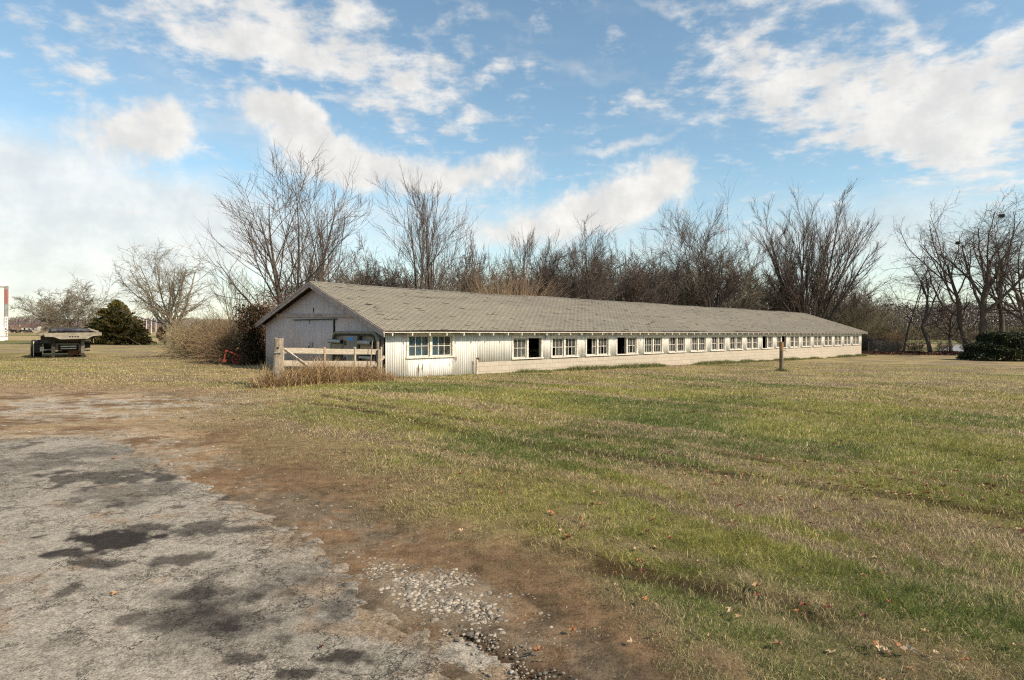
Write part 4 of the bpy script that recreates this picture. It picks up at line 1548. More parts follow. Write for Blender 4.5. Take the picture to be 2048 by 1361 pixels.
def build_bare_trees():
    PT = place_tree
    # behind the barn, from left to right
    PT(588, 31.5, 268, 408, 705, 'sweep', 117, 'tallest bare tree behind the near gable, its long branches sweeping left', tr=.15, twig=.0085, dens=1.15)
    PT(652, 36.0, 382, 600, 735, 'sapling', 102, 'slim bare sapling just right of the tall sweeping tree at the near gable', tr=.075, twig=.007, dens=.8)
    PT(748, 42.0, 478, 680, 815, 'thicket', 103, 'dense bushy bare tree between the gable tree and the tall twin-stemmed tree', tr=.09, twig=.010)
    PT(838, 40.0, 345, 742, 885, 'sapling', 104, 'tall open vase-shaped bare tree, left of the pair behind the roof', tr=.10, twig=.0085)
    PT(862, 41.5, 352, 815, 932, 'sapling', 105, 'tall open vase-shaped bare tree, right of the pair behind the roof', tr=.09, twig=.0085)
    PT(922, 46.0, 470, 880, 965, 'crooked', 106, 'small crooked bare tree just right of the tall pair', tr=.11, twig=.009, dens=.85)
    PT(955, 50.0, 464, 915, 1012, 'oak', 107, 'knotty bare tree with tufted twigs left of the reddish vine heap', tr=.14, twig=.011, dens=.9)
    PT(1042, 52.0, 458, 1008, 1078, 'sapling', 108, 'narrow upright bare tree rising from the vine heap', tr=.09, twig=.010)
    PT(1092, 56.0, 490, 1058, 1135, 'thicket', 109, 'low bare tree filling the gap right of the narrow upright tree', tr=.09, twig=.012)
    PT(1172, 56.0, 448, 1100, 1245, 'round', 110, 'broad rounded bare tree behind the middle of the roof', tr=.13, twig=.012)
    PT(1290, 63.0, 478, 1232, 1360, 'thicket', 111, 'brown bushy bare tree between the middle rounded tree and the big dense one', tr=.13, twig=.014)
    PT(1428, 66.0, 412, 1322, 1545, 'round', 112, 'big dense rounded bare tree left of the tall fan-shaped tree', tr=.20, twig=.013, dens=1.15)
    PT(1615, 69.0, 392, 1515, 1748, 'fan', 113, 'tall fan-shaped bare tree with many steep stems behind the far end of the barn', tr=.24, twig=.013, dens=1.1)
    PT(1705, 74.0, 560, 1670, 1750, 'thicket', 114, 'small bushy tree behind the right end of the roof', tr=.08, twig=.012)
    # right group, standing on the lawn's far edge
    G = 'bare trees right of the barn'
    PT(1806, 65.0, 540, 1775, 1880, 'crooked', 201, 'thin leaning bare tree nearest the barn end', G, path=[(1806, 706), (1815, 660), (1828, 610), (1842, 565)], tr=.11, twig=.010, dens=.8)
    PT(1862, 64.0, 492, 1768, 1905, 'crooked', 202, 'bare tree with a trunk that kinks left then right, beside the thin leaning one', G, path=[(1862, 705), (1856, 680), (1842, 652), (1850, 630), (1857, 598), (1850, 560)], tr=.22, twig=.011)
    PT(1903, 66.0, 560, 1868, 1950, 'oak', 203, 'small bare tree with a stubby straight trunk between the two crooked ones', G, path=[(1903, 706), (1901, 680), (1902, 640), (1903, 625)], tr=.20, twig=.011, dens=.8)
    PT(1936, 63.0, 402, 1812, 1995, 'crooked', 204, 'tall crooked bare tree leaning left, with a bird nest in its crown', G, path=[(1936, 708), (1928, 680), (1918, 640), (1913, 605), (1905, 570), (1890, 530)], tr=.30, twig=.011, dens=1.1)
    PT(1966, 60.0, 390, 1900, 2060, 'crooked', 205, 'tallest bare tree of the right group, thick trunk rising from behind the hedge', G, path=[(1966, 712), (1968, 660), (1966, 600), (1975, 560), (1985, 520)], tr=.42, twig=.011, dens=1.15)
    PT(2004, 61.0, 395, 1950, 2085, 'crooked', 206, 'large bare tree behind the ivy hedge, second from the right edge', G, path=[(2004, 712), (2003, 640), (2000, 580), (2010, 530)], tr=.30, twig=.011, dens=1.1)
    PT(2062, 58.0, 430, 1975, 2150, 'oak', 207, 'bare tree at the right edge with branches reaching in from outside', G, path=[(2062, 712), (2062, 650), (2058, 600), (2055, 560)], tr=.30, twig=.011)
    # left of the barn
    G = 'bare trees in the left field'
    PT(147, 68.0, 560, 62, 214, 'oak', 301, 'broad low bare tree behind the hopper trailer', G, mt='bark_grey', mc='twig_grey', tr=.20, twig=.016, dens=1.25)
    PT(338, 64.0, 490, 252, 422, 'oak', 302, 'spreading lichen-grey bare tree between the cedar and the tan brush', G, mt='bark_grey', mc='twig_grey', dens=.85, path=[(338, 690), (337, 665), (335, 642), (337, 622)], tr=.34, twig=.0135)
    PT(478, 40.0, 535, 405, 545, 'sweep', 303, 'small spindly bare tree behind the brush left of the barn', G, mt='bark', mc='twig_grey', tr=.06, twig=.008, dens=.7)


def build_scrub():
    """low scrub trees of the thicket behind the barn: three shapes, copied"""
    protos = []
    for i, (st, sd) in enumerate((('thicket', 401), ('round', 402), ('round', 403), ('crooked', 404))):
        brs = tree_mesh(st, sd, 6.0, None, .07, .013, 1.0)
        brs = fit(brs, 6.0, 3.0, 3.0)
        protos.append(link_tree('scrub_tree', brs, (0, 0, 0), None, None, None, M['bark'], M['twig' if i % 2 else 'twig_grey']))
    rg = random.Random(9)
    first = set()
    spots = []
    for (X, z, h) in [(X_, z_, h_ * (1.68 if 860 < X_ < 1520 else 1.42)) for X_, z_, h_ in [(612, 36, 3.6), (640, 40, 4.2), (690, 41, 4.2), (722, 47, 5.4), (775, 50, 5.6), (800, 46, 4.6), (885, 50, 4.6), (905, 56, 5.2), (985, 58, 5.6), (1015, 60, 5.2), (1060, 60, 5.4), (1075, 66, 6.2),
                      (1118, 62, 5.8), (1140, 68, 6.2), (1205, 66, 6.0), (1235, 64, 5.8), (1262, 70, 6.8), (1310, 72, 6.8), (1335, 70, 6.4), (1360, 74, 7.0), (1385, 70, 6.0),
                      (1400, 76, 7.0), (1470, 74, 6.8), (1500, 78, 7.4), (1530, 76, 7.0), (1560, 82, 7.2), (1650, 80, 6.8), (1675, 78, 6.2), (1725, 80, 6.2), (1748, 90, 4.5)]]:
        i = rg.randrange(4)
        o = protos[i] if i not in first else copy_tree(protos[i])
        first.add(i)
        x = (X - 1024) / FPX * z
        s = h / 6.0
        o.location = (x, z, gz1(x, z)); o.rotation_euler = (0, 0, rg.uniform(0, 6.28)); o.scale = (s * rg.uniform(1., 1.35), s * rg.uniform(.9, 1.2), s)
        spots.append((X, o))
    W1 = ['first', 'second', 'third', 'fourth', 'fifth', 'sixth', 'seventh', 'eighth', 'ninth', 'tenth', 'eleventh', 'twelfth', 'thirteenth', 'fourteenth', 'fifteenth', 'sixteenth', 'seventeenth', 'eighteenth', 'nineteenth', 'twentieth']
    spots.sort(key=lambda q: q[0])
    for i, (X, o) in enumerate(spots):
        side = 'left' if i < len(spots) / 2 else 'right'
        j = i if side == 'left' else len(spots) - 1 - i
        tag(o, 'tangled low scrub tree, %s from the %s in the thicket behind the barn roof' % (W1[j], side), 'tree', 'scrub trees of the thicket behind the barn')
    # underbrush by the right trees
    first = False
    br = tree_mesh('thicket', 410, 2.0, None, .02, .010, .7)
    br = fit(br, 2.0, 1.1, 1.1)
    p = link_tree('bare_shrub', br, (0, 0, 0), None, None, None, M['bark'], M['twig'])
    for i, (X, z, h, lab) in enumerate(((1775, 63, 1.9, 'low bare shrub at the wire fence left of the thin leaning tree'), (1790, 64, 1.3, 'very low shrub at the foot of the thin leaning tree'),
                        (1832, 62, 1.7, 'bare shrub between the leaning tree and the kinked trunk'), (1884, 65, 1.6, 'bare shrub between the kinked trunk and the stubby tree'),
                        (1738, 66, 2.4, 'bare shrub close to the far end of the barn'), (1950, 60, 2.6, 'bare shrub at the left end of the ivy hedge'))):
        o = p if i == 0 else copy_tree(p)
        x = (X - 1024) / FPX * z; s = h / 2
        o.location = (x, z, gz1(x, z)); o.rotation_euler = (0, 0, i * 1.3); o.scale = (s * 1.3, s, s)
        tag(o, lab, 'shrub', 'bare shrubs along the right lawn edge')


def sprays(n, C, size, rg, pal, elong=2.4, nrmdir=None):
    """small leaf or needle clusters: bent quads round the points C"""
    a = nrm(rg.normal(0, 1, (n, 3))) if nrmdir is None else nrm(nrmdir + rg.normal(0, .45, (n, 3)))
    b = nrm(np.cross(a, rg.normal(0, 1, (n, 3))))
    s = size * rg.uniform(.6, 1.4, n)[:, None]
    V = np.stack([C - a * s * elong / 2, C + b * s * .5, C + a * s * elong / 2, C - b * s * .5], 1)
    q = (np.arange(n) * 4)[:, None] + np.array([[0, 1, 2, 3]])
    c = pal[rg.integers(0, len(pal), n)] * rg.uniform(.7, 1.3, n)[:, None]
    return V.reshape(-1, 3), q, np.repeat(c, 4, 0)


def build_evergreens():
    rg = np.random.default_rng(51)
    # big cedar on the left
    def cedar(x, y, H, hw, skew, n, label, seed, pal, nm='cedar_tree', size=.11):
        rg = np.random.default_rng(seed)
        r = empty(nm, (x, y, gz1(x, y))); tag(r, label, 'evergreen tree')
        mb = MB(); mb.tube([(0, 0, -.1), (.05, 0, H * .5), (0, 0, H * .9)], [.16, .10, .02], 8); mb.build('trunk', M['bark'], r)
        nb = int(n / 160)
        t = rg.uniform(0, 1, nb) ** 1.25
        az = rg.uniform(0, 6.28, nb)
        prof = (1 - t) ** 1.0 * (0.6 + .6 * vnoise(az * 1.6, t * 5, 3) + .25 * rg.uniform(0, 1, nb) ** 2) + .04
        Lb = hw * prof
        base = np.stack([0 * t, 0 * t, H * (.03 + .92 * t)], -1)
        el = 0.12 + .75 * t
        d = np.stack([np.cos(az) * np.cos(el), np.sin(az) * np.cos(el), np.sin(el)], -1)
        Cs, Ds = [], []
        for i in range(nb):
            m = max(10, int(160 * (0.35 + prof[i])))
            u = rg.uniform(0.05, 1, m) ** .6
            c = base[i] + d[i] * (u * Lb[i])[:, None]
            c[:, 2] -= (u ** 2) * Lb[i] * .12
            c += rg.normal(0, 1, (m, 3)) * (.07 + .16 * (1 - u) * Lb[i] * .5)[:, None] * np.array([1, 1, .55])
            Cs.append(c); Ds.append(np.broadcast_to(d[i], (m, 3)))
        C = np.concatenate(Cs); D = np.concatenate(Ds)
        C[:, 2] = np.maximum(C[:, 2], .05)
        C[:, 0] += skew * np.clip(1 - C[:, 2] / H, 0, 1) ** 2 * np.where(C[:, 0] > 0, 1, 0)
        V, q, c = sprays(len(C), C, size, rg, pal, 2.6, D + np.array([0, 0, .4]))
        mesh_np('crown', V, q, None, [M['needle']], r, color=c)
        return r
    pal = np.array([[.15, .13, .035], [.09, .09, .028], [.19, .15, .045], [.050, .055, .02], [.20, .13, .05]])
    z = 67.0; k = z / FPX
    x, y = (232 - 1024) * k, z
    cedar(x, y, CAMH + (658.5 - 598) * k, 3.6, .9, 62000, 'broad olive-green cedar right of the hopper trailer', 5, pal, size=.10)
    z = 75.0; k = z / FPX; x, y = (1562 - 1024) * k, z
    pald = np.array([[.030, .042, .016], [.022, .030, .013], [.045, .052, .020]])
    cedar(x, y, CAMH + (664 - 572) * k + .6, 3.2, 0, 22000, 'dark evergreen in the thicket left of the fan-shaped tree', 6, pald, size=.14)
    z = 73.0; k = z / FPX; x, y = (1590 - 1024) * k, z
    cedar(x, y, CAMH + (664 - 596) * k + .6, 2.6, 0, 12000, 'small dark evergreen at the foot of the fan-shaped tree', 7, pald, size=.14)
    # small round evergreen beyond the barn end
    z = 80.0; k = z / FPX; x, y = (1763 - 1024) * k, z
    r = empty('small_evergreen', (x, y, gz1(x, y))); tag(r, 'small round dark evergreen just beyond the far end of the barn', 'evergreen tree')
    n = 5000
    c = nrm(rg.normal(0, 1, (n, 3))) * (rg.uniform(.3, 1, n) ** .5)[:, None] * np.array([1.5, 1.3, 1.0]) + [0, 0, 1.9]
    V, q, cc = sprays(n, c, .12, rg, pald); mesh_np('crown', V, q, None, [M['needle']], r, color=cc)
    mb = MB(); mb.tube([(0, 0, -.2), (0, 0, 1.9)], .12, 7); mb.build('trunk', M['bark'], r)
    # ivy covered mound on the right
    z = 46.0; k = z / FPX; x = (2056 - 1024) * k
    r = empty('ivy_hedge', (x, z + 1.5, gz1(x, z))); tag(r, 'dark ivy-covered hedge at the right edge of the lawn', 'hedge')
    n = 60000
    th = rg.uniform(0, np.pi, n); ph = rg.uniform(0, 2 * np.pi, n)
    d = nrm(rg.normal(0, 1, (n, 3))); d[:, 2] = np.abs(d[:, 2])
    bump = .74 + .42 * vnoise(d[:, 0] * 4 + 3, d[:, 2] * 4, 4) + .1 * vnoise(d[:, 0] * 9, d[:, 2] * 9 + d[:, 1] * 5, 8)
    p = np.sign(d) * np.abs(d) ** .72
    C = p * bump[:, None] * np.array([3.4, 1.9, 1.95]) * (rg.uniform(.80, 1.0, n))[:, None]
    C[:, 2] += 0.05
    pal = np.array([[.030, .040, .014], [.022, .030, .012], [.045, .052, .02], [.035, .030, .016]])
    V, q, cc = sprays(n, C, .085, rg, pal, 1.3); mesh_np('foliage', V, q, None, [M['leaf']], r, color=cc)
    mb = MB()
    for i in range(9):
        a = i * .7; mb.tube([(2.0 * math.cos(a) * .6, 1.0 * math.sin(a) * .6, -.2), (2.2 * math.cos(a), 1.2 * math.sin(a), 1.2), (1.8 * math.cos(a), .9 * math.sin(a), 2.0)], .03, 5)
    mb.build('stems', M['bark'], r)
    # dark vines on the left end of the barn
    r = empty('vine_bush', (*loc(-0.1, BW + .9), 0)); tag(r, 'dark-leaved vine climbing the left corner of the barn gable', 'vine')
    n = 9000
    zz = rg.uniform(0, 1, n) ** .9
    wdt = .55 + .65 * vnoise(zz * 5, zz * 0, 3)
    C = np.stack([rg.normal(-.28, .30, n) * wdt - .1 * zz, rg.normal(0, .45, n), zz * 2.75 + rg.normal(0, .1, n)], -1)
    C[:, 2] = np.abs(C[:, 2])
    C[:, 0] += np.where(C[:, 2] > 2.1, .35, 0) * rg.uniform(0, 1.6, n)
    pal = np.array([[.022, .024, .012], [.035, .033, .016], [.07, .045, .022], [.12, .055, .028], [.03, .022, .012]])
    V, q, cc = sprays(n, C, .055, rg, pal, 1.5); mesh_np('foliage', V, q, None, [M['leaf']], r, color=cc)
    mb = MB()
    for i in range(10):
        a = rg.uniform(-.9, .3); b = rg.uniform(-.5, .5)
        mb.tube([(a * .6, b * .5, 0), (a * .8, b, 1.0), (a + rg.uniform(-.3, .3), b, 1.9), (a + rg.uniform(-.4, .5), b, 2.8 + rg.uniform(0, .6))], [.02, .018, .014, .006], 5)
    mb.build('stems', M['bark'], r)
    # rust coloured leaves above the roof edge
    r = empty('rust_bush', (*loc(1.5, BW + 2.0), 0)); tag(r, 'bush with rust-red dead leaves showing above the left slope of the gable', 'shrub')
    n = 5200
    C = rg.normal(0, 1, (n, 3)) * np.array([.75, .8, .40]) + [0, 0, 2.35]
    pal = np.array([[.22, .075, .030], [.15, .05, .025], [.27, .12, .05]])
    V, q, cc = sprays(n, C, .05, rg, pal, 1.5); mesh_np('foliage', V, q, None, [M['leaf']], r, color=cc)
    mb = MB()
    for i in range(12):
        mb.tube([(0, 0, -.1), tuple(rg.normal(0, .25, 3) + [0, 0, 1.3]), tuple(rg.normal(0, .5, 3) + [0, 0, 2.6])], [.03, .02, .006], 5)
    mb.build('stems', M['bark'], r)
    # small russet bush at the foot of the left bare tree
    z = 65; k = z / FPX; x = (330 - 1024) * k
    r = empty('russet_bush', (x, z, 0)); tag(r, 'small russet bush at the foot of the lichen-grey bare tree', 'shrub')
    n = 3500
    C = nrm(rg.normal(0, 1, (n, 3))) * (rg.uniform(.2, 1, n) ** .5)[:, None] * np.array([.9, .8, .95]) + [0, 0, 1.15]
    pal = np.array([[.20, .09, .05], [.28, .15, .09], [.14, .07, .04]])
    V, q, cc = sprays(n, C, .07, rg, pal, 1.8); mesh_np('foliage', V, q, None, [M['leaf']], r, color=cc)
    mb = MB()
    for i in range(8):
        mb.tube([(0, 0, -.1), tuple(rg.normal(0, .4, 3) * [1, 1, .2] + [0, 0, 1.4])], [.03, .006], 5)
    mb.build('stems', M['bark'], r)


def arching(rg, n, cx, cy, rad, H, spread, K=7, r=.006, droop=1.6, tilt=35):
    a = rg.uniform(0, 6.28, n); q = np.sqrt(rg.uniform(0, 1, n)) * rad
    P0 = np.stack([cx + q * np.cos(a), cy + q * np.sin(a) * .7, np.full(n, -.03)], -1)
    ln = np.radians(np.abs(rg.normal(0, tilt, n))); b = a + rg.normal(0, .7, n)
    D = np.stack([np.cos(b) * np.sin(ln), np.sin(b) * np.sin(ln), np.cos(ln)], -1)
    L = H * rg.uniform(.6, 1.25, n)
    P, Rr, L = grow(rg, P0, D, L, np.full(n, r), K, .10, -droop * .45, .7)
    P[..., 2] = np.maximum(P[..., 2], .02)
    return P, Rr, L


def build_brush():
    # tan arching shrubs left of the barn
    rg = np.random.default_rng(61)
    for i, (X, z, rad, H, nst, lab, mt) in enumerate(((392, 36.0, .7, 1.95, 800, 'leftmost tan thicket of dead arching stems left of the barn', 'twig_tan'),
                                 (425, 36.5, .9, 2.1, 900, 'middle tan thicket of dead arching stems, the tallest', 'twig_tan'),
                                 (462, 35.0, .9, 1.95, 900, 'right-hand tan thicket of dead stems next to the dark vine', 'twig_tan2'),
                                 (478, 30.0, .8, 1.7, 700, 'brown bramble heap over the red implement beside the barn', 'twig_brown'),
                                 (505, 30.5, .5, 2.0, 450, 'brown bramble at the foot of the dark vine', 'twig_brown'))):
        k = z / FPX; x = (X - 1024) * k
        r = empty('dry_shrub', (x, z, 0)); tag(r, lab, 'shrub', 'dry shrubs left of the barn')
        A = arching(rg, nst, 0, 0, rad, H, 1, r=.011)
        sp = spawn(rg, A, 3, .3, 1, 35, 14, .35, .3, .7, .3, .008)
        B = grow(rg, sp[0], sp[1], sp[2], sp[3], 3, .2, -.15, .6)
        V, Q = tubes([A], [3]); mesh_np('stems', V, Q, None, [M[mt]], r)
        V, Q = tubes([B], [3]); mesh_np('twigs', V, Q, None, [M[mt]], r)
    # vine heap behind the roof
    z = 47.0; k = z / FPX; x = (1003 - 1024) * k
    r = empty('vine_heap', (x, z, gz1(x, z))); tag(r, 'reddish tan heap of dead vines showing over the middle of the roof', 'vine')
    A = arching(rg, 1300, 0, 0, 2.2, 6.3, 1, K=9, r=.012, droop=2.4, tilt=28)
    V, Q = tubes([A], [3]); mesh_np('stems', V, Q, None, [M['twig_tan2']], r)
    # greenish vine mass behind the far end
    for (X, z, H, rad, lab, mt) in ((1722, 72, 5.0, 1.4, 'greenish brown vine mass behind the right end of the roof', 'twig_olive'), (1780, 70, 2.3, 1.2, 'low tangle of vines along the wire fence', 'twig_brown')):
        k = z / FPX; x = (X - 1024) * k
        r = empty('vine_tangle', (x, z, gz1(x, z))); tag(r, lab, 'vine')
        A = arching(rg, 900, 0, 0, rad, H, 1, K=8, r=.014, droop=2.0, tilt=25)
        V, Q = tubes([A], [3]); mesh_np('stems', V, Q, None, [M[mt]], r)


M['twig_tan2'] = bark('reddish tan dead stems', (0.30, 0.20, 0.115), (0.44, 0.31, 0.19))
M['twig_brown'] = bark('brown dead stems', (0.17, 0.105, 0.06), (0.28, 0.19, 0.11))
M['twig_olive'] = bark('olive vine stems', (0.10, 0.095, 0.05), (0.19, 0.17, 0.10))


def build_nests():
    rg = random.Random(3)
    for (X, Y, z, s, lab) in ((2002, 432, 60.5, .27, 'large dark nest high in the tallest right-hand tree'), (1915, 486, 62.5, .21, 'smaller dark nest lower in the crown of the left-leaning tree')):
        k = z / FPX
        mb = MB()
        for i in range(120):
            a = rg.uniform(0, 6.28); b = rg.uniform(0, 6.28); e = rg.uniform(-.8, .6)
            p = Vector((math.cos(a) * s * math.cos(e), math.sin(a) * s * math.cos(e), math.sin(e) * s * 1.15)) * rg.uniform(.5, 1)
            d = Vector((math.cos(b), math.sin(b), rg.uniform(-.8, .8))) * s * .4
            mb.tube([p - d, p + d], .018, 3)
        o = mb.build('bird_nest', M['stick']); o.location = ((X - 1024) * k, z, CAMH + (hor(X) - Y) * k)
        tag(o, lab, 'nest', 'nests in the right-hand trees')


def build_far_woods():
    """far wood lines that read as one mass: ragged clumps of twig-like blades on several ranges"""
    rg = np.random.default_rng(71)
    Vs, Qs, Cs, b = [], [], [], 0
    spec = []
    # X0, X1, distance, height, count, colour
    spec.append((-200, 700, 600, 13.5, 52000, (.165, .125, .125)))
    spec.append((-200, 650, 560, 6.0, 16000, (.22, .155, .11)))
    spec.append((600, 1760, 420, 10, 16000, (.13, .10, .09)))
    spec.append((1650, 2300, 230, 13.0, 90000, (.135, .105, .09)))
    spec.append((1650, 2300, 190, 5.0, 34000, (.13, .105, .065)))
    for (X0, X1, d, H, n, c) in spec:
        X = rg.uniform(X0, X1, n)
        dd = d * rg.uniform(.94, 1.12, n)
        x = (X - 1024) / FPX * dd
        h = H * (.72 + .42 * fbm(x / 14.0, x * 0 + d, 5, 4))
        g = gz(x, dd)
        zc = g + h * rg.uniform(0.0, 1, n) ** 1.25
        C = np.stack([x, dd, zc], -1)
        up = np.stack([rg.normal(0, .35, n), rg.normal(0, .2, n), np.ones(n)], -1)
        lu = rg.uniform(.55, 1.3, n) * (.8 + .5 * fbm(x / 6, zc / 3, 8, 3))
        V, q, cc = sprays(n, C, d / 600 * .55, rg, np.array([c]), 4.0, up)
        cc = np.repeat(np.array(c)[None] * lu[:, None], 4, 0)
        Vs.append(V); Qs.append(q + b); Cs.append(cc); b += len(V)
    o = mesh_np('distant_woods', np.concatenate(Vs), np.concatenate(Qs), None, [M['far']], color=np.concatenate(Cs))
    tag(o, 'low grey-brown wood lines along the far horizon', 'woods', kind='stuff')


def build_tree_litter():
    rg = np.random.default_rng(81); n = 16000
    X = rg.uniform(1715, 1985, n); z = rg.normal(63.5, 1.4, n)
    x = (X - 1024) / FPX * z
    C = np.stack([x, z, gz(x, z) + rg.uniform(.02, .28, n) * (.3 + vnoise(x * .9, z * 0, 4))], -1)
    pal = np.array([[.15, .055, .03], [.09, .04, .025], [.20, .09, .045], [.06, .04, .025]])
    V, q, c = sprays(n, C, .11, rg, pal, 1.4)
    o = mesh_np('leaf_bank', V, q, None, [M['leaf']], color=c)
    tag(o, 'dark red-brown drift of dead leaves along the foot of the right-hand trees', 'leaf litter', kind='stuff')


build_tree_litter()
build_bare_trees(); build_scrub(); build_evergreens(); build_brush(); build_nests(); build_far_woods()

# ---------------------------------------------------------------- gate, feeder, posts


def build_gate():
    P0 = np.array(px_ground(566, 771)); P1 = np.array(px_ground(766, 759))
    P0 = np.array([-6.85, 17.95]); P1 = np.array([-4.55, 20.35])
    D = (P1 - P0) / np.linalg.norm(P1 - P0)
    g = empty('plank_gate', (P0[0], P0[1], 0), math.atan2(D[1], D[0]))
    tag(g, 'weathered wooden plank gate with three boards closing the corner by the barn gable', 'gate')
    f = lambda X, Y: plane_px(P0, D, X, Y)
    for i, (X0, Ya, Yb, X1, Yc, Yd) in enumerate(((566, 696, 707, 764, 699.5, 710), (566, 721.5, 733, 764, 723, 734.5), (567, 746, 756.5, 763, 745.5, 756))):
        (a, z1), (_, z0) = f(X0, Ya), f(X0, Yb); (b, z3), (_, z2) = f(X1, Yc), f(X1, Yd)
        mb = MB(); nseg = 8
        for k in range(nseg):
            u, v = k / nseg, (k + 1) / nseg
            wob = [0.006 * math.sin(9 * q + i * 2) for q in (u, v)]
            mb.prism([(a + (b - a) * u, z0 + (z2 - z0) * u + wob[0]), (a + (b - a) * v, z0 + (z2 - z0) * v + wob[1]),
                      (a + (b - a) * v, z1 + (z3 - z1) * v + wob[1]), (a + (b - a) * u, z1 + (z3 - z1) * u + wob[0])], 'y', -0.014, 0.014)
        mb.build('plank', M['plank'], g)
    for X in (565.5, 649, 709.5, 762):
        a, zt = f(X, 694.5); _, zb = f(X, 757)
        mb = MB(); mb.box(a - 0.028, -0.042, zb, a + 0.028, -0.016, zt); mb.box(a - 0.028, 0.016, zb, a + 0.028, 0.04, zt)
        mb.build('upright', M['plank'] if X != 649 else M['rust2'], g)
    a, z = f(567, 697); b, z2 = f(627, 740)
    mb = MB(); mb.tube([(a, -0.06, z), (b, -0.06, z2)], 0.018, 8); mb.build('diagonal_brace', M['whitepipe'], g)
    a, z = f(748, 733); b, z2 = f(767, 713)
    mb = MB(); mb.beam((a, -0.06, z), (b, -0.06, z2), 0.03, 0.10); mb.build('corner_brace', M['plank'], g)
    mb = MB(); a, z = f(563, 701); mb.tube([(a - 0.12, -0.03, z), (a + .02, -0.03, z)], 0.03, 8); mb.build('hinge', M['galv'], g)
    # gate post
    rng = random.Random(2)
    bx, by = px_ground(553, 773)
    p = empty('gate_post', (bx, by, 0)); tag(p, 'thick round weathered post that carries the hinge end of the plank gate', 'post')
    top = CAMH - (677 - hor(558)) * by / FPX
    mb = MB()
    n = 18; rings = 9
    for i in range(rings + 1):
        q = i / rings
        for k in range(n):
            a = 2 * math.pi * k / n
            r = 0.135 * (1 + 0.05 * math.sin(3 * a + q * 2) + 0.03 * math.sin(11 * a) + rng.uniform(-.015, .015)) * (1.06 - 0.08 * q)
            mb.v.append((r * math.cos(a) + 0.08 * q, r * math.sin(a), -0.15 + (top + .15) * q + (0.02 * math.cos(a * 2) if i == rings else 0)))
    for i in range(rings):
        for k in range(n):
            mb.f.append((i * n + k, i * n + (k + 1) % n, (i + 1) * n + (k + 1) % n, (i + 1) * n + k)); mb.m.append(0)
    mb.f.append(tuple(rings * n + k for k in range(n))); mb.m.append(0)
    mb.build('post_body', M['postwood'], p)
    mb = MB(); mb.tube([(0.09, -0.142, top * .80), (0.09, -0.120, top * .80)], 0.028, 10); mb.build('bolt_hole', M['black'], p)
    mb = MB(); mb.tube([(0.0, -0.16, top * .70), (0.20, -0.12, top * .70)], 0.02, 8); mb.build('hinge_pin', M['galv'], p)
    # short post at the latch end, against the barn corner
    mb = MB(); mb.box(-.05, -.05, -.1, .05, .05, 1.0)
    o = mb.build('latch_post', M['postwood'], bevel=.008); o.location = (P1[0] + D[0] * .02 + .02, P1[1] + D[1] * 0.02 - .10, 0); o.rotation_euler = (0, 0.02, .8)
    tag(o, 'short square post between the gate latch end and the white barn corner', 'post')
    mb = MB(); mb.tube([(0, 0, -.05), (0.10, 0.0, 1.32)], 0.018, 8)
    a, z = f(745, 750)
    o = mb.build('leaning_stick', M['postwood']); pp = P0 + D * a
    o.location = (pp[0] - .05, pp[1] - .22, 0); tag(o, 'thin dark stick leaning upright on the right part of the plank gate', 'stick')


M['rust2'] = simple('rust streaked board', (0.30, 0.17, 0.09), (0.42, 0.33, 0.22), 16, 0.9, stretch=(1, 1, 3))


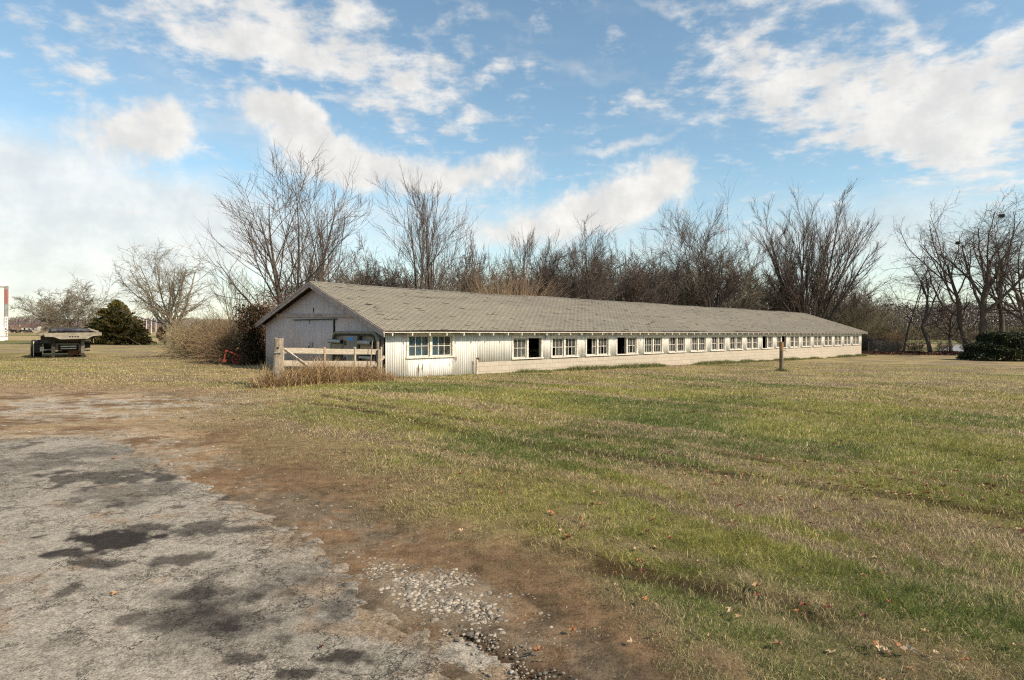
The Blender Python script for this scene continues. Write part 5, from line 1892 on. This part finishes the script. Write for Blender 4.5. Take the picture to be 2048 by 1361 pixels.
def build_feeder():
    off = 0.30
    P = NC - U * off
    r = empty('livestock_feeder', (P[0], P[1], 0), math.atan2(-Vv[1], -Vv[0]))
    tag(r, 'tan metal livestock panel with rounded corners and small blue sign against the gable', 'livestock panel')
    def q(cx, cy):
        w, z = gab(480 + cx / 5.234, 540 + cy / 5.234, off)
        return -w, z
    xl, zt = q(972, 662); xr, _ = q(1440, 662); zt = q(1200, 660)[1]
    pts = [(xl, 0, 0.0)]
    rad = 0.30
    pts += [(xl, 0, zt - rad)]
    for k in range(1, 7):
        a = math.pi - k * math.pi / 12
        pts.append((xl + rad + rad * math.cos(a), 0, zt - rad + rad * math.sin(a)))
    for k in range(0, 7):
        a = math.pi / 2 - k * math.pi / 12
        pts.append((xr - rad + rad * math.cos(a), 0, zt - rad + rad * math.sin(a)))
    pts.append((xr, 0, 0.0))
    mb = MB(); mb.tube(pts, 0.055, 10); mb.build('frame', M['tin'], r, smooth=True)
    inner = [(p[0] + (0.10 if p[0] < (xl + xr) / 2 else -0.10), -0.02, p[2] - 0.09) for p in pts[1:-1]]
    mb = MB(); mb.tube([(inner[0][0], -.02, 0)] + inner + [(inner[-1][0], -.02, 0)], 0.022, 8); mb.build('inner_frame', M['darksteel'], r, smooth=True)
    mb = MB()
    poly = [(p[0], p[2]) for p in pts]
    mb.prism(poly, 'y', 0.03, 0.06); mb.build('back_panel', M['tin'], r)
    mb = MB()
    a, z1 = q(1095, 690); b, _ = q(1252, 690)
    mb.box(a, -0.05, 0.05, b, -0.01, z1); mb.build('centre_panel', M['galv2'], r)
    mb = MB(); a, z1 = q(1252, 690); b, _ = q(1270, 690); mb.box(a, -0.09, 0.0, b, 0.0, z1); mb.build('divider_post', M['darksteel'], r)
    for (c0, c1, cy, rr, nm) in ((955, 1085, 747, .075, 0), (1272, 1400, 762, .085, 1)):
        a, z = q(c0, cy); b, _ = q(c1, cy)
        mb = MB(); mb.tube([(a, -0.09, z), (b, -0.09, z)], rr, 14); sh = mb.build('rolled_shutter', M['galv'], r, smooth=False)
        mb = MB(); mb.tube([(b, -0.09, z), (b + 0.05, -0.09, z)], rr * .8, 14); mb.build('shutter_end_cap', M['black'], sh)
        mb = MB(); mb.box(a + .04, -0.07, z - .30, b + .04, -0.035, z - .09); mb.build('shutter_panel', M['rust2'] if nm else M['tin'], sh)
    for (c0, c1, d0, d1) in ((968, 1093, 812, 960), (1275, 1398, 792, 812), (1275, 1398, 880, 905), (1270, 1400, 985, 1040)):
        a, z1 = q(c0, d0); b, z0 = q(c1, d1)
        mb = MB(); mb.box(a, -0.012, z0, b, 0.028, z1); mb.build('opening', M['black'], r)
    a, z1 = q(1268, 900); b, z0 = q(1392, 935)
    mb = MB(); mb.box(a, -0.10, z0, b, -0.03, z1); mb.build('lower_tray', M['galv'], r, bevel=.01)
    for (cx, cy) in ((1118, 768), (1112, 935)):
        a, z = q(cx, cy)
        mb = MB(); mb.tube([(a + .06 * math.cos(k * math.pi / 6), -0.065, z + .075 * math.sin(k * math.pi / 6)) for k in range(13)], 0.013, 6, caps=False)
        mb.build('ring_handle', M['darksteel'], r)
    a, z1 = q(1143, 705); b, z0 = q(1203, 742)
    mb = MB(); mb.box(a, -0.058, z0, b, -0.052, z1); sg = mb.build('sign', M['blue'], r)


M['galv2'] = simple('dull tan sheet metal', (0.26, 0.225, 0.17), (0.20, 0.17, 0.13), 3, 0.6, 0.15)


M['postdark'] = simple('brown weathered post', (0.20, 0.15, 0.10), (0.10, 0.075, 0.055), 14, 0.95, stretch=(3, 3, .5), bump=0.6)


def build_yard_posts():
    x, y = px_ground(1563, 743)
    g = gz1(x, y)
    top = CAMH - (684 - hor(1563)) * y / FPX
    p = empty('yard_post', (x, y, g)); tag(p, 'single round wooden post standing alone on the lawn in front of the barn', 'post')
    H = top - g
    mb = MB(); rng = random.Random(7); n = 14
    for i in range(8):
        q = i / 7
        for k in range(n):
            a = 2 * math.pi * k / n
            r = 0.088 * (1 + .06 * math.sin(3 * a + 1) + rng.uniform(-.03, .03))
            mb.v.append((r * math.cos(a), r * math.sin(a), -0.2 + (H + .2) * q))
    for i in range(7):
        for k in range(n):
            mb.f.append((i * n + k, i * n + (k + 1) % n, (i + 1) * n + (k + 1) % n, (i + 1) * n + k)); mb.m.append(0)
    mb.f.append(tuple(7 * n + k for k in range(n))); mb.m.append(0)
    mb.build('post_body', M['postdark'], p)
    mb = MB(); mb.tube([(.0, -.0, H - .42), (0, 0, H - .03)], .094, 14, caps=False); mb.build('lichen_band', M['lichen'], p)
    mb = MB(); mb.tube([(-.06, -.1, H * .70), (-.12, -.12, H * .72)], .008, 5); mb.tube([(.09, -.05, H * .72), (.24, -.05, H * .66)], .008, 5); mb.tube([(-.1, -.02, H * .7), (.1, -.09, H * .71), (.19, -.06, H * .73)], .006, 5)
    mb.build('wire_twist', M['rust'], p)
    # tuft at its foot
    rg = np.random.default_rng(3); n = 700
    a = rg.uniform(0, 6.28, n); r = np.abs(rg.normal(0.05, .16, n)) + .07
    c = np.where((rg.uniform(0, 1, n) < .75)[:, None], np.array([.07, .11, .025]), G_STRAW) * rg.uniform(.6, 1.3, n)[:, None]
    blades('post_tuft', x + r * np.cos(a), y + r * np.sin(a) * .7, rg.uniform(.05, .2, n), np.full(n, .01), rg.uniform(.2, 1.2, n), c, lab='dark green tuft round the foot of the lone lawn post', cat='grass tuft', seed=2)
    # rusty rod leaning in front of the wall
    x, y = px_ground(1362, 729)
    g = gz1(x, y)
    mb = MB(); mb.tube([(0, 0, -.1), (.16, 0, 1.28)], .02, 8); o = mb.build('steel_rod', M['rust'])
    o.location = (x, y, g); tag(o, 'thin rusty rod leaning out of the weeds in front of the block wall', 'rod')
    s, _ = 0, 0
    x, y = loc(s_of_X(946.5), -.22)
    g = gz1(x, y)
    mb = MB(); mb.tube([(0, 0, -.1), (0, 0, .62)], .032, 10); p = mb.build('stub_pipe', M['whitepipe'], smooth=False)
    mb = MB(); mb.tube([(-.035, 0, .63), (.05, 0, .63), (.09, 0, .60)], .036, 10); mb.build('elbow', M['rust'], p)
    p.location = (x, y, g); tag(p, 'short chipped white pipe standing by the wall where siding meets blocks', 'pipe')


M['lichen'] = simple('orange lichened wood', (0.36, 0.20, 0.08), (0.24, 0.15, 0.08), 18, .95)


def wheel(parent, x, y, z, r, w, axis='x', nm='wheel'):
    mb = MB()
    prof = [(0.0, r * .55), (0.02, r * .92), (w * .2, r), (w * .8, r), (w - .02, r * .92), (w, r * .55)]
    n = 24
    for (d, rr) in prof:
        for k in range(n):
            a = 2 * math.pi * k / n
            p = (d - w / 2, rr * math.cos(a), rr * math.sin(a))
            mb.v.append(p)
    for i in range(len(prof) - 1):
        for k in range(n):
            mb.f.append((i * n + k, i * n + (k + 1) % n, (i + 1) * n + (k + 1) % n, (i + 1) * n + k)); mb.m.append(0)
    o = mb.build(nm, M['rubber'], parent, smooth=True)
    o.location = (x, y, z)
    mb = MB(); mb.tube([(-w * .35, 0, 0), (w * .35, 0, 0)], r * .56, 20); mb.tube([(-w * .5, 0, 0), (w * .5, 0, 0)], r * .2, 12)
    mb.build('rim', M['galv'], o)
    return o


def build_trailers():
    # flat hopper trailer seen from the front
    d = 34.7
    k = d / FPX
    X0 = 142
    cx = (X0 - 1024) * k
    th = math.atan((1024 - X0) / FPX)
    r = empty('hopper_trailer', (cx * (d + .85) / d, d + .85, 0), th)
    tag(r, 'low beige-fronted hopper trailer parked on landing legs in front of the cedar', 'trailer')
    X = lambda px: (px - X0) * k * math.cos(th)
    Z = lambda py: CAMH - (py - 658.4) * k
    # crop of the photograph, 12.05 px per photo px, origin (50,640)
    f = lambda u, v: (X(50 + u / 12.05), Z(640 + v / 12.05))
    mb = MB()
    mb.prism([f(480, 318), f(1835, 300), f(1840, 375), f(1640, 388), f(1500, 455), f(860, 465), f(690, 408), f(500, 408)], 'y', -1.75, -1.70)
    pan = mb.build('front_panel', M['beige'], r)
    for u in (1085, 1150, 1215, 1280):
        mb = MB(); x, z = f(u, 402); mb.box(x - .045, -1.757, z - .03, x + .035, -1.751, z + .03); mb.build('slot', M['black'], pan)
    mb = MB(); a, z1 = f(375, 330); b, z0 = f(480, 372); mb.prism([(a, z1), (b, z1 + .03), (b, z0 - .02), (a, z0)], 'y', -1.6, 5.5); mb.build('side_rail', M['beige'], r)
    mb = MB(); a, z1 = f(1842, 302); _, z0 = f(1842, 375); mb.box(a - .03, -1.7, z0, a + .03, 5.5, z1); mb.build('side_rail', M['beige'], r)
    # hopper body tapering down
    mb = MB()
    a, zt = f(400, 378); b, _ = f(1740, 378); c, zb = f(720, 760); e, _ = f(1420, 760)
    vs = [(a, -1.6, zt), (b, -1.6, zt), (b, 5.4, zt), (a, 5.4, zt), (c, -.2, zb), (e, -.2, zb), (e, 4.2, zb), (c, 4.2, zb)]
    mb.add(vs, [(0, 1, 2, 3), (4, 7, 6, 5), (0, 4, 5, 1), (1, 5, 6, 2), (2, 6, 7, 3), (3, 7, 4, 0)])
    mb.build('hopper_body', M['darksteel'], r)
    mb = MB(); a, z1 = f(396, 400); b, z0 = f(650, 560); mb.box(a, -1.3, z0, b, -1.25, z1); mb.build('side_box', M['darksteel'], r)
    for u in (690, 1395):
        a, z1 = f(u, 560); w = .085
        mb = MB(); mb.box(a - w, -1.2, .0 + .28, a + w, -1.02, z1 + .25); lg = mb.build('landing_leg', M['darksteel'] if u < 1000 else M['beige_dark'], r)
        mb = MB(); mb.box(a - w * .7, -1.18, -.02, a + w * .7, -1.04, .30); mb.build('leg_foot', M['darksteel'], lg)
    for (u0, u1, v0, v1, mt) in ((735, 800, 570, 760, 'beige_dark'), (1300, 1350, 600, 745, 'beige_dark'), (800, 1300, 565, 600, 'beige_dark'), (860, 1240, 625, 655, 'galv'), (860, 1240, 680, 705, 'galv')):
        a, z1 = f(u0, v0); b, z0 = f(u1, v1)
        mb = MB(); mb.box(a, -1.0, z0, b, -.93, z1); mb.build('cross_member', M[mt], r)
    a, z1 = f(1425, 520); b, z0 = f(1600, 425)
    mb = MB(); mb.prism([f(1430, 515), f(1590, 515), f(1575, 420), f(1530, 420)], 'y', -1.4, -1.36); mb.build('gusset', M['beige'], r)
    a, z = f(1655, 440); mb = MB(); mb.tube([(a, -1.5, z), (a, -1.5, z - .28)], .02, 6); mb.build('marker_rod', M['galv'], r)
    a, z = f(1500, 640); mb = MB(); mb.box(a - .14, -.9, z - .12, a + .16, -.6, z + .10); mb.tube([(a - .15, -.9, z - .25), (a + .15, -.9, z - .25)], .04, 8); mb.build('gearbox', M['darksteel'], r)
    a, z = f(1110, 800); mb = MB(); mb.box(a - .16, -.5, .16, a + .5, -.4, .42); mb.build('tail_plate', M['rust'], r)
    # wheels and fender
    for (px, yy) in ((64, 1.6), (75, 1.6), (64, 2.9), (75, 2.9)):
        wheel(r, X(px) + .02, yy, .50, .50, .26)
    for (px, yy) in ((151, 1.6), (162, 1.6), (151, 2.9)):
        wheel(r, X(px), yy, .50, .50, .26)
    mb = MB(); a, z = f(135, 565); b, _ = f(400, 565)
    mb.box(a, .6, z - .03, b, 3.6, z + .03); mb.box(a, .57, .28, b * 1.0, .60, z - .03); mb.build('fender', M['darksteel'], r)
    mb = MB(); a, _ = f(203, 600); mb.box(a - .02, .50, .1, a + .02, .56, .95); mb.build('reflector_strip', M['trim'], r)
    mb = MB(); a, z = f(430, 700); mb.tube([(a, -.4, z - .1), (a + .9, -.4, z + .08)], .03, 6); mb.tube([(a, -.4, z - .02), (a + .9, -.4, z - .12)], .03, 6); mb.box(a - .12, -.45, z - .14, a + .06, -.35, z + .12)
    mb.build('brake_linkage', M['galv'], r)
    mb = MB(); a, z1 = f(420, 480); b, z0 = f(1330, 830); mb.box(a, 1.0, z0, b, 1.06, z1); mb.build('underside_shade', M['rubber'], r)  # dark sheet added to deepen the shade under the trailer
    # tarp roll on top
    mb = MB(); rng = random.Random(5)
    pts, rs = [], []
    for i in range(15):
        q = i / 14
        u = 590 + q * (1560 - 590); x, z = f(u, 268 - 14 * math.sin(q * 3))
        pts.append((x, -.9 + .1 * math.sin(q * 7), z)); rs.append(0.12 + .03 * math.sin(i * 2.1) + rng.uniform(-.015, .015))
    mb.tube(pts, rs, 14)
    pts = [(p[0] + .1, p[1] + .5, p[2] + .03) for p in pts]; mb.tube(pts, [q_ * 1.1 for q_ in rs], 14)
    o = mb.build('rolled_tarp', M['tarp'], smooth=True)
    o.location = r.location; o.rotation_euler = r.rotation_euler
    tag(o, 'black plastic tarp rolled up along the top of the beige hopper trailer', 'tarp')
    mb = MB(); a, z = f(1520, 215); b, z2 = f(1800, 290); mb.beam((a, -.6, z), (b, -.6, z2), .05, .10)
    mb.build('tarp_bow', M['beige'], r)

    # white semi trailer at the left edge
    d = 32.0; k = d / FPX
    xc = (14.2 - 1024) * k
    zt = CAMH + (hor(14) - 568) * k; zb = CAMH - (682.5 - hor(14)) * k
    t_ = empty('box_trailer', (xc, d, 0), R(41.5))
    tag(t_, 'tall white box trailer cut off by the left edge', 'trailer')
    W, Ln = 2.6, 12.0
    mb = MB(); mb.box(-W, 0.05, zb, 0, Ln, zt); mb.build('box_body', M['trailer_white'], t_, bevel=.03)
    mb = MB(); mb.box(-W, -.02, zt - .16, -.10, .049, zt - .03); mb.box(-W, -.02, zb, -.10, .049, zb + .75); mb.build('front_rail', M['trailer_white'], t_, bevel=.01)
    mb = MB(); mb.prism([(-.10, -.02), (0.02, -.02), (.05, .03), (.05, .20), (-.0, .20), (-.10, .049)], 'z', zb + .02, zt - .12); post = mb.build('corner_post', M['trailer_grey'], t_)
    mb = MB(); mb.box(-.10, -.027, zt - 1.05, .01, -.021, zt - .30); mb.build('red_strip', M['redtape'], t_)
    mb = MB(); mb.box(-.11, -.03, zb + .05, .04, -.022, zb + 1.30); pl = mb.build('number_panel', M['trailer_white'], t_)
    mb = MB(); mb.box(-W, -.024, zb + .22, -.12, -.0205, zb + .25); mb.box(-.42, -.0238, zb + .25, -.40, -.0205, zb + .62); mb.build('panel_seam', M['galv'], t_)
    mb = MB(); mb.box(-W + .1, 1.0, zb - .22, -.35, Ln - .5, zb - .003); mb.build('underframe', M['darksteel'], t_)
    for yy in (9.0, 10.3):
        for xx in (-2.3, -.35):
            wheel(t_, xx, yy, .5, .5, .3)
    for xx in (-2.1, -.6):
        mb = MB(); mb.box(xx - .07, 2.4, .02, xx + .07, 2.55, zb - .2); mb.box(xx - .16, 2.32, 0, xx + .16, 2.62, .02); mb.build('landing_leg', M['darksteel'], t_)
    for (txt, zz, sz) in (('5', zb + .50, .30), ('2', zb + .24, .30), ('1', zb + .80, .17), ('0', zb + .97, .15), ('2', zb + 1.12, .15)):
        cu = bpy.data.curves.new('glyph', 'FONT'); cu.body = txt; cu.size = sz * 1.0; cu.align_x = 'CENTER'; cu.extrude = .002
        tmp = bpy.data.objects.new('tmp', cu); COL.objects.link(tmp)
        dg = bpy.context.evaluated_depsgraph_get()
        me = bpy.data.meshes.new_from_object(tmp.evaluated_get(dg))
        bpy.data.objects.remove(tmp)
        me.materials.clear(); me.materials.append(M['glyph'])
        o = bpy.data.objects.new('numeral', me); COL.objects.link(o); o.parent = pl
        o.location = (-.035, -.034, zz); o.rotation_euler = (math.pi / 2, 0, 0)


def build_implement():
    x, y = px_ground(477, 731)
    r = empty('farm_implement', (x, y, 0), 0.25)
    tag(r, 'small faded red farm implement half hidden under the brush beside the barn', 'farm implement')
    k = y / FPX
    f = lambda u, v: ((260 + u / 5.443 - 477) * k, CAMH - (520 + v / 5.443 - hor(477)) * k)
    P = lambda u, v, yy=0: (f(u, v)[0], yy, f(u, v)[1])
    mb = MB(); mb.beam(P(1055, 985), P(1340, 1100), .05, .06); mb.build('drawbar', M['red'], r)
    mb = MB(); mb.beam(P(1055, 985), P(1035, 1110), .05, .05); mb.beam(P(1240, 1075, .3), P(1340, 1150, .3), .05, .05); mb.beam(P(1110, 1110, .2), P(1345, 1125, .2), .06, .07); mb.build('frame', M['red'], r)
    mb = MB(); x0, z0 = f(1160, 1085)
    mb.tube([(x0 + .17 * math.cos(a * math.pi / 8), -.05, z0 + .20 * math.sin(a * math.pi / 8)) for a in range(17)], .035, 8, caps=False)
    for a in range(6):
        mb.tube([(x0, -.05, z0), (x0 + .17 * math.cos(a * math.pi / 3), -.05, z0 + .20 * math.sin(a * math.pi / 3))], .012, 5)
    mb.build('iron_wheel', M['red'], r)
    mb = MB(); x0, z0 = f(1045, 1100); mb.box(x0 - .08, -.06, z0 - .06, x0 + .06, .08, z0 + .07); mb.build('gear_case', M['red'], r)


def build_cows():
    base = None
    def cowmesh(nm, head_down):
        me = bpy.data.meshes.new(nm)
        hz = 0.35 if head_down else 1.25
        v = [(0, 0, 1.08), (.55, 0, 1.12), (.95, 0, 1.02), (-.55, 0, 1.10), (-.80, 0, 1.0), (-1.15, 0, .75 if head_down else 1.35), (-1.35, 0, hz), (-1.62, 0, hz - .15),
             (.85, .22, .65), (.95, .22, .35), (.88, .22, .02), (.85, -.22, .65), (.80, -.22, .35), (.78, -.22, .02),
             (-.62, .20, .60), (-.62, .20, .32), (-.62, .20, .02), (-.70, -.20, .60), (-.78, -.20, .32), (-.72, -.20, .02), (1.08, 0, .75), (1.10, 0, .45)]
        e = [(0, 1), (1, 2), (0, 3), (3, 4), (4, 5), (5, 6), (6, 7), (2, 8), (8, 9), (9, 10), (2, 11), (11, 12), (12, 13), (4, 14), (14, 15), (15, 16), (4, 17), (17, 18), (18, 19), (2, 20), (20, 21)]
        rad = [.40, .38, .30, .40, .32, .19, .17, .11, .15, .08, .07, .15, .08, .07, .12, .07, .06, .12, .07, .06, .05, .03]
        me.from_pydata(v, e, [])
        o = bpy.data.objects.new(nm, me); COL.objects.link(o)
        sk = o.modifiers.new('skin', 'SKIN')
        for i, q in enumerate(me.skin_vertices[0].data):
            q.radius = (rad[i], rad[i]); q.use_root = (i == 0)
        o.modifiers.new('sub', 'SUBSURF').levels = 1
        dg = bpy.context.evaluated_depsgraph_get()
        m2 = bpy.data.meshes.new_from_object(o.evaluated_get(dg)); m2.materials.clear(); m2.materials.append(M['cow'])
        bpy.data.objects.remove(o)
        return m2
    a, b = cowmesh('cow_grazing', True), cowmesh('cow_standing', False)
    for (X, Y, m_, rz, lab) in ((26.5, 666.5, b, 0.3, 'leftmost and farthest black cow beside the white trailer in the far field'), (29.5, 668, a, 2.9, 'black cow grazing just right of the leftmost cow'),
                                (44, 667.5, a, 0.1, 'black cow grazing alone between the left pair and the right cows'), (54, 666.5, b, 0.0, 'black cow at right of the far herd, facing left'),
                                (58.5, 666.3, a, 3.2, 'rightmost black cow of the far field herd, facing right')):
        d = 232.0 + (668 - Y) * 8
        o = bpy.data.objects.new('cow', m_); COL.objects.link(o)
        o.location = ((X - 1024) / FPX * d, d, gz1((X - 1024) / FPX * d, d)); o.rotation_euler = (0, 0, rz)
        tag(o, lab, 'cow', 'black cattle in the far field')


def build_far():
    # utility poles far behind the left trees
    mb = MB(); mb.tube([(0, 0, -.2), (0, 0, 8.0)], [.17, .12], 8); base = None
    for i, (X, h, lab) in enumerate(((287, 7.0, 'leftmost of the pale utility poles far behind the bare tree'), (293, 8.2, 'second pale utility pole from the left, the tallest'), (302.5, 7.9, 'third pale utility pole from the left'),
                                     (312, 6.6, 'rightmost and shortest pale utility pole far away'))):
        d = 255.0
        p = empty('utility_pole', ((X - 1024) / FPX * d, d, 0)); tag(p, lab, 'utility pole', 'utility poles in the far field')
        mb = MB(); mb.tube([(0, 0, -.2), (0, 0, h)], [.20, .15], 8); mb.build('pole', M['palewood'], p)
        mb = MB(); mb.box(-1.0, -.06, h - .7, 1.0, .06, h - .58); mb.build('crossarm', M['palewood'], p)
    d = 430.0
    x = (64 - 1024) / FPX * d
    h = empty('farmhouse', (x, d, 0), .1); tag(h, 'small far farmhouse with red roof beyond the cattle field', 'house')
    mb = MB(); mb.box(-5, -3, -.2, 5, 3, 3.0); mb.prism([(-3, 3.0), (3, 3.0), (0, 4.6)], 'x', -5, 5); mb.build('wall', M['housewall'], h)
    mb = MB(); mb.prism([(-3.5, 2.8), (0, 4.75), (3.5, 2.8), (3.5, 3.0), (0, 4.95), (-3.5, 3.0)], 'x', -5.5, 5.5); mb.build('roof', M['roof_red'], h)
    for xx in (-3, 2.8):
        mb = MB(); mb.box(xx - .6, -3.04, 1.0, xx + .6, -3.005, 2.2); mb.build('window', M['black'], h)
    mb = MB(); mb.box(-.5, -3.04, 0, .5, -3.005, 2.1); mb.build('door', M['darksteel'], h)
    # pale lane beyond the trees on the right
    def strip(nm, pts, w, mat, lift=.01):
        V, Q = [], []
        for i, (a, b) in enumerate(pts):
            V += [(a - w / 2, b, gz1(a, b) + lift), (a + w / 2, b, gz1(a, b) + lift)]
        for i in range(len(pts) - 1):
            Q.append((2 * i, 2 * i + 1, 2 * i + 3, 2 * i + 2))
        o = mesh_np(nm, np.array(V), np.array(Q), None, [mat]); tag(o, kind='structure')
    t = MT('grey gravel lane'); nz = t.noise(3, 5); t.color(t.mix(t.rng(nz, .3, .7), (.26, .26, .26), (.33, .32, .31))).set(.95)
    pts = []
    for (X, Y) in ((1925, 706), (1915, 700), (1918, 695), (1930, 690), (1950, 686.5)):
        d = (CAMH + .56) * FPX / (Y - hor(X)); pts.append(((X - 1024) / FPX * d, d))
    strip('gravel_lane', pts, 5.0, t.m)
    # fence line beyond the far end of the barn
    r = empty('wire_fence', (0, 0, 0)); tag(r, 'low wire fence on thin posts between the barn end and the right trees', 'fence')
    a0 = np.array([36.5, 61.5]); a1 = np.array([52.0, 66.0]); n = 7
    mbw = MB()
    for i in range(n):
        p = a0 + (a1 - a0) * i / (n - 1); g = gz1(p[0], p[1])
        mb = MB(); mb.tube([(p[0], p[1], g - .2), (p[0] + .03, p[1], g + 1.35)], .035, 6); mb.build('fence_post', M['bark'], r)
    for zz in (.15, .35, .55, .75, .95, 1.15, 1.3):
        mbw.tube([(a0[0], a0[1], gz1(*a0) + zz), (a1[0], a1[1], gz1(*a1) + zz)], .010, 3)
    for i in range(90):
        p = a0 + (a1 - a0) * i / 90; g = gz1(p[0], p[1]); mbw.tube([(p[0], p[1], g + .15), (p[0], p[1], g + 1.3)], .006, 3)
    mbw.build('wire_mesh', M['galv'], r)


M['palewood'] = simple('pale pole wood', (0.55, 0.52, 0.47), (0.48, 0.45, 0.4), 3, .9)
M['beige_dark'] = simple('grimy beige steel', (0.17, 0.15, 0.115), (0.10, 0.09, 0.07), 6, .7)

build_gate(); build_feeder(); build_yard_posts(); build_trailers(); build_implement(); build_cows(); build_far()
